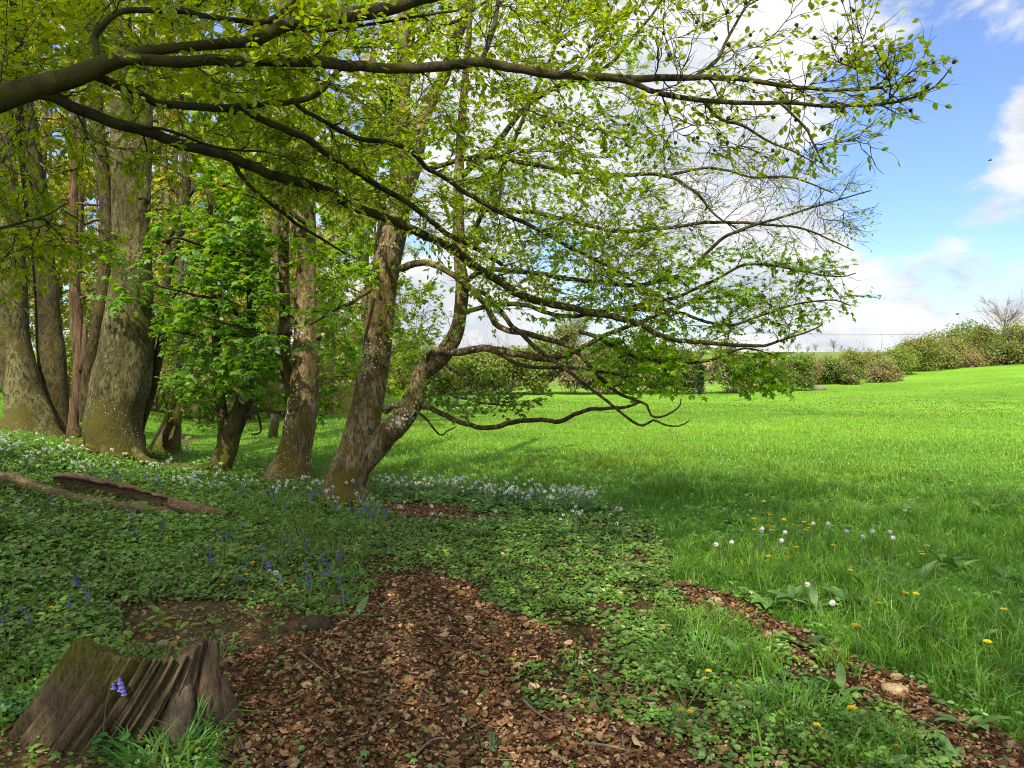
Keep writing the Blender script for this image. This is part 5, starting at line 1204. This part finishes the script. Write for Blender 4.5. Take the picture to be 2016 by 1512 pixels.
for px, py in [(1394, 1345), (1378, 1370), (1327, 1423), (1376, 1424), (1272, 1138), (1625, 1465), (1785, 1500), (1050, 1185), (1020, 1320), (1130, 1360), (1000, 1010)]:
    g, d = ground_hit(px, py + 8); place('celandine', CM[rng.integers(0, 4)], g, 1., 'small yellow celandine in the herb strip beside the narrow brown path', 'celandine', 'yellow celandines by the path')
DM = [yellow_mesh(10 + i, .16 + .04 * (i % 3), .021, 14) for i in range(4)]
for px, py in [(1487, 1032), (1481, 1030), (1511, 1025), (1519, 1029), (1527, 1026), (1538, 1033), (1545, 1037), (1579, 1033), (1587, 1032), (1593, 1035), (1590, 1039), (1484, 1048), (1513, 1058), (1575, 1068), (1541, 1088), (1522, 1098), (1643, 1088), (1659, 1110), (1724, 1205), (1703, 1233), (1690, 1234), (1418, 1063), (1507, 987), (1633, 1037), (1835, 1067), (1820, 1101), (1829, 1104), (1782, 1157), (1797, 1159), (1941, 1251), (1976, 1191), (1674, 1382)]:
    me = DM[rng.integers(0, 4)]; g, d = ground_hit(px, py + 42); d2 = ground_hit(px, py + .22 * F_PX / d)[1]; g = ground_hit(px, py + .20 * F_PX / d2)[0]
    lb = 'yellow dandelion in the loose patch among the white dandelion clocks' if py < 1075 and px < 1660 else 'yellow dandelion standing apart in the long shaded grass'
    place('dandelion', me, g, 1.05, lb, 'dandelion', 'yellow dandelions in the grass')
KM = [clock_mesh(i) for i in range(4)]
for px, py in [(1502, 1045), (1494, 1052), (1597, 1028), (1636, 1040), (1676, 1044), (1706, 1057), (1716, 1055), (1758, 1060), (1752, 1067), (1439, 1080), (1412, 1082), (1547, 1075), (1599, 1150), (1642, 1196), (1541, 1060)]:
    g, d = ground_hit(px, py + 45); d2 = ground_hit(px, py + .24 * F_PX / d)[1]; g = ground_hit(px, py + .22 * F_PX / d2)[0]
    lb = 'white dandelion clock nearest the path in deep grass' if py > 1120 else 'white dandelion clock on a tall stalk among yellow dandelions'
    place('dandelion_clock', KM[rng.integers(0, 4)], g, 1.0, lb, 'dandelion clock', 'dandelion clocks in the grass')
g, d = ground_hit(551, 1210); place('dandelion_clock', KM[0], g, 1., 'lone dandelion clock on the bank just above the brown leaf litter', 'dandelion clock', None)
KD = [dock_mesh(i) for i in range(5)]
for px, py in [(1725, 1120), (1860, 1100), (1700, 1150), (1810, 1195), (1560, 1175), (1890, 1265), (1510, 1185), (1955, 1335), (1915, 1320), (1800, 1140), (1885, 1110), (1605, 1190), (1665, 1180), (1940, 1000), (1850, 985), (1600, 1000), (1450, 1020), (1760, 1230), (1980, 1130), (1620, 985), (1780, 1000)]:
    g, d = ground_hit(px, py + 12); place('dock_plant', KD[rng.integers(0, 5)], g, rng.uniform(.75, 1.1), 'broad-leaved dock growing in the thick pasture grass', 'dock plant', 'docks in the grass')
for px, py in [(1350, 1425), (1680, 1420), (1720, 1440), (1530, 1320), (1655, 1355), (1740, 1510), (1215, 1130), (1145, 1160), (1910, 1430), (1460, 1290), (1880, 1500), (700, 1205), (1580, 1265)]:
    g, d = ground_hit(px, py + 12); place('dock_plant', KD[rng.integers(0, 5)], g, rng.uniform(.6, .9), 'broad-leaved dock among low herbs beside the brown leafy path', 'dock plant', 'docks among the herbs')
SM = [seedling_mesh(i) for i in range(4)]
for px, py in [(310, 1262), (375, 1258), (205, 1110), (175, 1085), (435, 1165), (425, 1255), (535, 1210), (360, 1140), (290, 1030), (330, 1035), (440, 1135), (250, 1200), (395, 1095)]:
    g, d = ground_hit(px, py); place('beech_seedling', SM[rng.integers(0, 4)], g, rng.uniform(.8, 1.25), 'yellow-green tree seedling sprouting from bare soil behind the stump', 'seedling', 'seedlings on the bank')

# plants at the stump's foot
g, d = ground_hit(205, 1492); hb = thing('bluebell', g, 'single tall bluebell with nodding violet bells right in front of the stump', 'bluebell')
hp = P(222, 1340, d - .02); pth = resample(np.array([g, g + (P(205, 1420, d) - g) * 1.0, P(216, 1352, d), P(228, 1340, d), P(238, 1343, d)]), 16)
mb = MB(); V, F = tubes([pth], [np.linspace(.0025, .0014, 16)], 6); mb.add(V, [F], (.11, .15, .05)); hst = mb.build('stem', M_COVER, hb, True)
for (px, py) in ((223, 1352), (236, 1342), (236, 1356), (242, 1358), (244, 1364), (240, 1350)):
    p = P(px, py - 6, d - .01); ring = np.array([[math.cos(x) * .006, math.sin(x) * .006, 0] for x in np.arange(6) * 1.047]); low = ring * 1.25 - [0, 0, .014]; fl = ring * 2.1 - [0, 0, .02]
    q = np.arange(6); mb = MB(); mb.add(np.concatenate([p + ring, p + low, p + fl, [p + [0, 0, .004]]]), [np.stack([q, (q + 1) % 6, 6 + (q + 1) % 6, 6 + q], -1), np.stack([6 + q, 6 + (q + 1) % 6, 12 + (q + 1) % 6, 12 + q], -1), np.stack([np.full(6, 18), (q + 1) % 6, q], -1)], (.14, .115, .42)); mb.build('flower', M_PETAL, hst)
mb = MB()
for a in (2.6, 3.6, -.4, .6): blade_strip(mb, g, a, rng.uniform(.14, .22), .013, .6, .6, (.05, .14, .022), 0, 8)
mb.build('leaf_blades', M_COVER, hb)
def grass_tuft(px, py, n, rad, hh, label, tint=(.06, .19, .014)):
    g, d = ground_hit(px, py); mb = MB(); a = rng.uniform(0, 6.28, n); rr = rad * rng.random(n) ** .6
    x, y = g[0] + np.cos(a) * rr, g[1] + np.sin(a) * rr; az = a + rng.normal(0, .5, n)
    for i in range(n): blade_strip(mb, (x[i], y[i], float(height(x[i], y[i])) - .01), az[i], hh * rng.uniform(.5, 1.1), .0065, rng.uniform(.75, 1.15), rng.uniform(.3, .8), np.asarray(tint) * rng.uniform(.6, 1.3))
    o = mb.build('grass_tuft', M_GRASS); tag(o, label, 'grass tuft')
grass_tuft(335, 1512, 190, .15, .26, 'thick arching tuft of long green grass in front of the ridged stump')
grass_tuft(-10, 1215, 120, .12, .26, 'long dark grass tuft at the very edge, above the mossy stump')
grass_tuft(1560, 1420, 160, .22, .26, 'spreading tuft of long grass among herbs left of the brown path')
grass_tuft(1380, 1310, 150, .2, .24, 'lush grass tuft in the herb strip beside the start of the path')
grass_tuft(960, 1495, 36, .06, .15, 'small dark grass wisp alone in the brown leaf litter', (.03, .09, .012))
def round_herb(px, py, n, rad, label):
    g, d = ground_hit(px, py); mb = MB()
    for i in range(n):
        a = rng.uniform(0, 6.28); r_ = rad * math.sqrt(rng.random()); p = g + np.array([math.cos(a) * r_, math.sin(a) * r_, 0]); p[2] = float(height(p[0], p[1])); z = rng.uniform(.03, .10)
        stalk(mb, p, p + [0, 0, z], .0013, (.07, .14, .04)); b_ = rng.uniform(0, 6.28); ax = np.array([math.cos(b_), math.sin(b_), rng.uniform(-.2, .3)]); leaves(mb, [p + [0, 0, z] - .018 * norm(ax)], [ax], [UP + rng.normal(0, .25, 3)], rng.uniform(.028, .042), 'round', (.055 * rng.uniform(.7, 1.2), .16, .03))
    o = mb.build('round_leaved_herb', M_COVER); tag(o, label, 'herb')
round_herb(235, 1488, 46, .09, 'cluster of small coin-shaped leaves at the foot of the stump beside the grass tuft')
round_herb(10, 1420, 70, .14, 'patch of glossy round leaves left of the stump at the picture edge')
# stones
def stone(px, py, w, h, label, tint=(.17, .125, .085), name='stone'):
    g, d = ground_hit(px, py); u_, v_ = 18, 10; mb = MB(); W_, H_ = w * d / F_PX / 2, h * d / F_PX / 2
    a = np.arange(u_) * 2 * math.pi / u_; b_ = np.linspace(.02, math.pi - .02, v_)
    V = np.stack([np.outer(np.sin(b_), np.cos(a)), np.outer(np.sin(b_), np.sin(a)), np.outer(np.cos(b_), np.ones(u_))], -1).reshape(-1, 3)
    V = V * (1 + .5 * (fbm(V * 1.6 + px, 3, 2)[:, None] - .5)); V = np.sign(V) * np.abs(V) ** .85 * [W_, W_ * .8, H_] + g + [0, 0, H_ * .5]
    i = np.arange(v_ - 1)[:, None] * u_; j = np.arange(u_)[None]; j2 = (j + 1) % u_
    mb.add(V, [np.stack([i + j, i + u_ + j, i + u_ + j2, i + j2], -1).reshape(-1, 4)], np.asarray(tint)[None] * (.6 + .8 * fbm(V * 40, 3, 6)[:, None])); o = mb.build(name, M_STUMP, None, True); tag(o, label, 'stone')
stone(202, 1232, 26, 20, 'angular tan stone at the edge of the herbs above the stump')
stone(320, 1272, 26, 16, 'pale tan stone just behind the top of the stump', (.22, .17, .12))
stone(368, 1290, 18, 11, 'whitish flat pebble right of the stump top', (.32, .29, .23))
stone(430, 1250, 18, 14, 'round grey pebble in the bare soil right of the seedlings', (.20, .17, .13))
stone(366, 1247, 14, 10, 'smallest pebble, tan, among seedlings on bare soil', (.22, .17, .12))
stone(377, 1236, 20, 11, 'rusty brown stone in the bare soil above the pebbles', (.19, .10, .045))
stone(662, 1192, 44, 26, 'brown half-buried stone where the bank meets the leaf litter', (.10, .075, .05))
stone(622, 1240, 60, 36, 'dark-coloured block standing in for the shaded hollow under overhanging herbs at the litter edge', (.05, .036, .024))  # shade of a hollow, given as a lump in near-black colour
stone(1408, 1190, 26, 20, 'ochre stone at the head of the narrow brown path', (.27, .20, .10))
stone(1762, 1366, 52, 26, 'broad flat ochre stone beside the narrow brown path', (.27, .20, .11))
stone(1612, 768, 26, 12, 'grey boulder lying in grass before the dry brown gap', (.15, .12, .10), 'boulder')
stone(1378, 776, 24, 22, 'pale boulder at the foot of the ivy-clad tree', (.24, .20, .15), 'boulder')
# sticks on the litter
for i, (a, b_, c_, d_, lb) in enumerate([(590, 1298, 655, 1350, 'long pale stick lying on the leaf litter right of the stump'), (468, 1212, 512, 1252, 'thin grey stick on the bare soil above the litter'), (375, 1270, 412, 1288, 'short bleached twig behind the stump splinter'), (200, 1130, 218, 1150, 'short forked dead stick among herbs on the bank'),
        (1225, 1466, 1238, 1505, 'thin twig upright among litter and herbs'), (815, 1505, 880, 1470, 'crooked twig on the near leaf litter'), (1030, 1395, 1090, 1440, 'grey twig where herbs thin out over litter'), (860, 1225, 900, 1260, 'slender twig at the top of the brown litter'), (720, 1330, 790, 1318, 'dark twig lying across the middle of the litter'), (1150, 1480, 1240, 1500, 'pale bent twig near the bottom among herbs'), (470, 1470, 500, 1500, 'twig beside the grass tuft at the stump'), (1820, 1465, 1860, 1440, 'pale twig on the narrow path'), (560, 1400, 600, 1380, 'dry twig on litter between stump and centre')]):
    p0, p1 = ground_hit(a, b_)[0], ground_hit(c_, d_)[0]; q = resample(np.array([p0, (p0 + p1) / 2 + rng.normal(0, .02, 3), p1]), 14); q[:, 2] = height(q[:, 0], q[:, 1]) + .035
    V, F = tube_noisy(q, np.linspace(.0065, .003, 14), 7, .15, 40, i); mb = MB(); mb.add(V, F, np.array([.17, .125, .085]) * rng.uniform(.5, 1.3)); o = mb.build('fallen_stick', M_DULL, None, True); tag(o, lb, 'stick')

# ---------------------------------------------------------------- far things
def bare_tree(px, py, h_px, d, label, seed, spread=.5, ivy=False, leafn=0, tint=(.16, .18, .04), fan=1.0, name='bare_tree'):
    r = np.random.default_rng(seed); x, y = P(px, py, d)[:2]; z = float(height(x, y)); H = (z + 0) * 0 + h_px * d / F_PX
    t = thing(name, (x, y, z), label, 'tree'); g = np.array([x, y, z]); tr = MB()
    q = resample(np.array([[0, 0, -.3], [.05, 0, H * .25], [0, .05, H * .55], [.1, 0, H * .8]]), 20) + g; V, F = tube_noisy(q, np.linspace(H * .028, H * .008, 20), 10, .1, 2, seed); tr.add(V, F); tr.build('trunk', M_WOODBG, t, True)
    bp_, br_, en = [], [], []
    for i in range(26):
        f = r.uniform(.25, .98); s0 = q[int(f * 19)]; a = r.uniform(0, 6.28); Lb = H * spread * r.uniform(.6, 1.1) * (1.15 - .5 * f)
        e = s0 + np.array([math.cos(a) * Lb * .75, math.sin(a) * Lb * .75, Lb * r.uniform(.5, 1.1) * fan]); h = resample(np.array([s0, (s0 + e) / 2 + r.normal(0, .06, 3) * Lb, e]), 6); bp_.append(h); br_.append(np.linspace(H * .008, H * .002, 6))
        for k in range(9):
            s1 = h[r.integers(1, 6)]; e2 = s1 + norm(e - s0 + r.normal(0, .5, 3) * Lb) * Lb * r.uniform(.2, .5); bp_.append(resample(np.array([s1, (s1 + e2) / 2 + r.normal(0, .03, 3) * Lb, e2]), 6)); br_.append(np.linspace(H * .0028, H * .0009, 6)); en.append(e2)
            for kk in range(3):
                e3 = e2 + norm(e2 - s1 + r.normal(0, .5, 3) * Lb * .5) * Lb * .16; s2 = (s1 + e2) / 2; bp_.append(resample(np.array([s2, (s2 + e3) / 2, e3]), 6)); br_.append(np.linspace(H * .0014, H * .0006, 6))
    mb = MB(); V, F = tubes(bp_, br_, 3); mb.add(V, [F]); mb.build('branches', M_WOODBG, t)
    if leafn:
        en = np.array(en); p = en[r.integers(0, len(en), leafn)] + r.normal(0, H * .035, (leafn, 3)); mb = MB(); leaves(mb, p, r.normal(0, 1, (leafn, 3)), r.normal(0, .6, (leafn, 3)) + UP, r.uniform(.6, 1.2, leafn) * H * .014, 'rhomb', tints(leafn, tint, .35)); mb.build('foliage', M_LEAF, t)
    if ivy:
        n = 1500; f = r.random(n) ** 1.2 * .6; p = q[(f * 19).astype(int)] + r.normal(0, H * .035, (n, 3)); mb = MB(); leaves(mb, p, r.normal(0, 1, (n, 3)), r.normal(0, .6, (n, 3)), r.uniform(.12, .22, n), 'rhomb', tints(n, (.03, .065, .018), .4)); mb.build('ivy', M_LEAF, t)
    return t
bare_tree(1976, 690, 92, 125, 'leafless fan-shaped tree on the skyline beside the telegraph pole', 1, .62, fan=1.15)
bare_tree(1925, 690, 48, 120, 'low half-leafed tree on the skyline left of the leafless one', 2, .6, leafn=900, tint=(.17, .18, .08), name='skyline_tree')
bare_tree(1376, 776, 130, 58, 'ivy-clad tree in the hedge with thin bare top', 3, .45, ivy=True, leafn=500, tint=(.10, .15, .03), name='ivy_clad_tree')
bare_tree(1128, 760, 145, 78, 'pale yellow-green tree rising above the hedge beyond the boughs', 4, .42, leafn=5200, tint=(.13, .19, .05), name='pale_green_tree')
bare_tree(1290, 765, 105, 72, 'dull blue-green tree behind the hedge and bright sycamore spray', 5, .45, leafn=4200, tint=(.055, .10, .035), name='hedgerow_tree')
for i, (px, h, w) in enumerate([(1552, 18, 0), (1570, 20, 0), (1590, 14, 0), (1606, 17, 0), (1641, 26, 0), (1655, 14, 0), (1672, 12, 0)]):
    bare_tree(px, 702, h, 230, ['tiny far tree on the ridge, leftmost of the skyline row', 'second far tree on the ridge, pale green', 'low far tree on the ridge between two taller ones', 'blue-green far tree on the ridge', 'roundest and tallest far tree on the ridge', 'small far tree right of the roundest one', 'last low far tree on the ridge near the hedge'][i], 20 + i, .5, leafn=900, tint=(.07, .115, .05), name='far_tree')
for i, (px, h) in enumerate([(845, 14), (880, 18), (925, 16), (965, 20), (1010, 16), (1050, 18), (1200, 18), (1245, 16), (1420, 16), (1480, 16)]):
    bare_tree(px, 706, h, 240, 'small far tree on the skyline behind the boughs of the leaning sycamore', 40 + i, .5, leafn=700, tint=(.06, .10, .045), name='far_tree')['group'] = 'far skyline trees behind the boughs'
# telegraph pole and wires
x, y = P(2010, 712, 88)[:2]; z = float(height(x, y)); tp_ = thing('telegraph_pole', (x, y, z), 'dark wooden telegraph pole with small insulators at the hedge end', 'telegraph pole')
mb = MB(); V, F = tube_noisy(np.linspace([x, y, z - .3], [x + .05, y, z + 3.9], 14), np.linspace(.15, .11, 14), 12, .03, 3, 1); mb.add(V, F, (.055, .04, .03)); mb.build('post', M_DULL, tp_, True)
mb = MB(); V, F = tubes([np.linspace([x - .45, y, z + 3.45], [x + .5, y, z + 3.45], 4)], [np.full(4, .05)], 6); mb.add(V, [F], (.06, .045, .035)); arm_ = mb.build('crossarm', M_DULL, tp_)
for dx in (-.38, .42):
    mb = MB(); V, F = tubes([np.linspace([x + dx, y, z + 3.5], [x + dx, y, z + 3.68], 4)], [np.array([.05, .06, .045, .03])], 8); mb.add(V, [F], (.10, .09, .08)); mb.build('insulator', M_DULL, arm_)
for k, dx in enumerate((-.38, .42)):
    a = np.array([x + dx, y, z + 3.68]); b_ = P(1380, 652 - 3 * k, 120); u_ = np.linspace(0, 1, 24)[:, None]; q = a + (b_ - a) * u_ - UP * (1.2 * 4 * u_ * (1 - u_)) * .4
    mb = MB(); V, F = tubes([q], [np.full(24, .016)], 4); mb.add(V, [F], (.12, .12, .13)); o = mb.build('overhead_wire', M_DULL); tag(o, ['lower thin overhead wire running left from the telegraph pole', 'upper thin overhead wire running left from the telegraph pole'][k], 'wire')
def bird(px, py, d, span_px, label, tint, bank):
    c = P(px, py, d); t = thing('flying_bird', c, label, 'bird'); s = span_px * d / F_PX; mb = MB()
    q = np.linspace([-.5 * s, 0, 0], [.45 * s, 0, .03 * s], 9) + c; V, F = tube_noisy(q, s * np.array([.01, .05, .08, .10, .10, .09, .07, .06, .015]), 10, .0, 3, 1); mb.add(V, F, tint); mb.build('body', M_DULL, t, True)
    for sg in (-1, 1):
        w = np.array([[-.15, 0, .05], [.15, 0, .05], [.12, sg * .45, .25 + bank], [-.05, sg * .55, .22 + bank], [-.18, sg * .3, .18], ]) * s + c; w2 = w + [0, 0, .012 * s]; k = np.arange(5)
        mb = MB(); mb.add(np.concatenate([w, w2]), [np.array([[0, 1, 2, 3, 4]])[:, ::-1], np.array([[5, 6, 7, 8, 9]]), np.stack([k, (k + 1) % 5, 5 + (k + 1) % 5, 5 + k], -1)], tint); mb.build('wing', M_DULL, t)
bird(1949, 316, 40, 10, 'small dark bird gliding in the blue gap between clouds', (.05, .05, .06), .0)
bird(1885, 619, 60, 9, 'small reddish bird low over the hedge against grey cloud', (.16, .07, .06), .1)
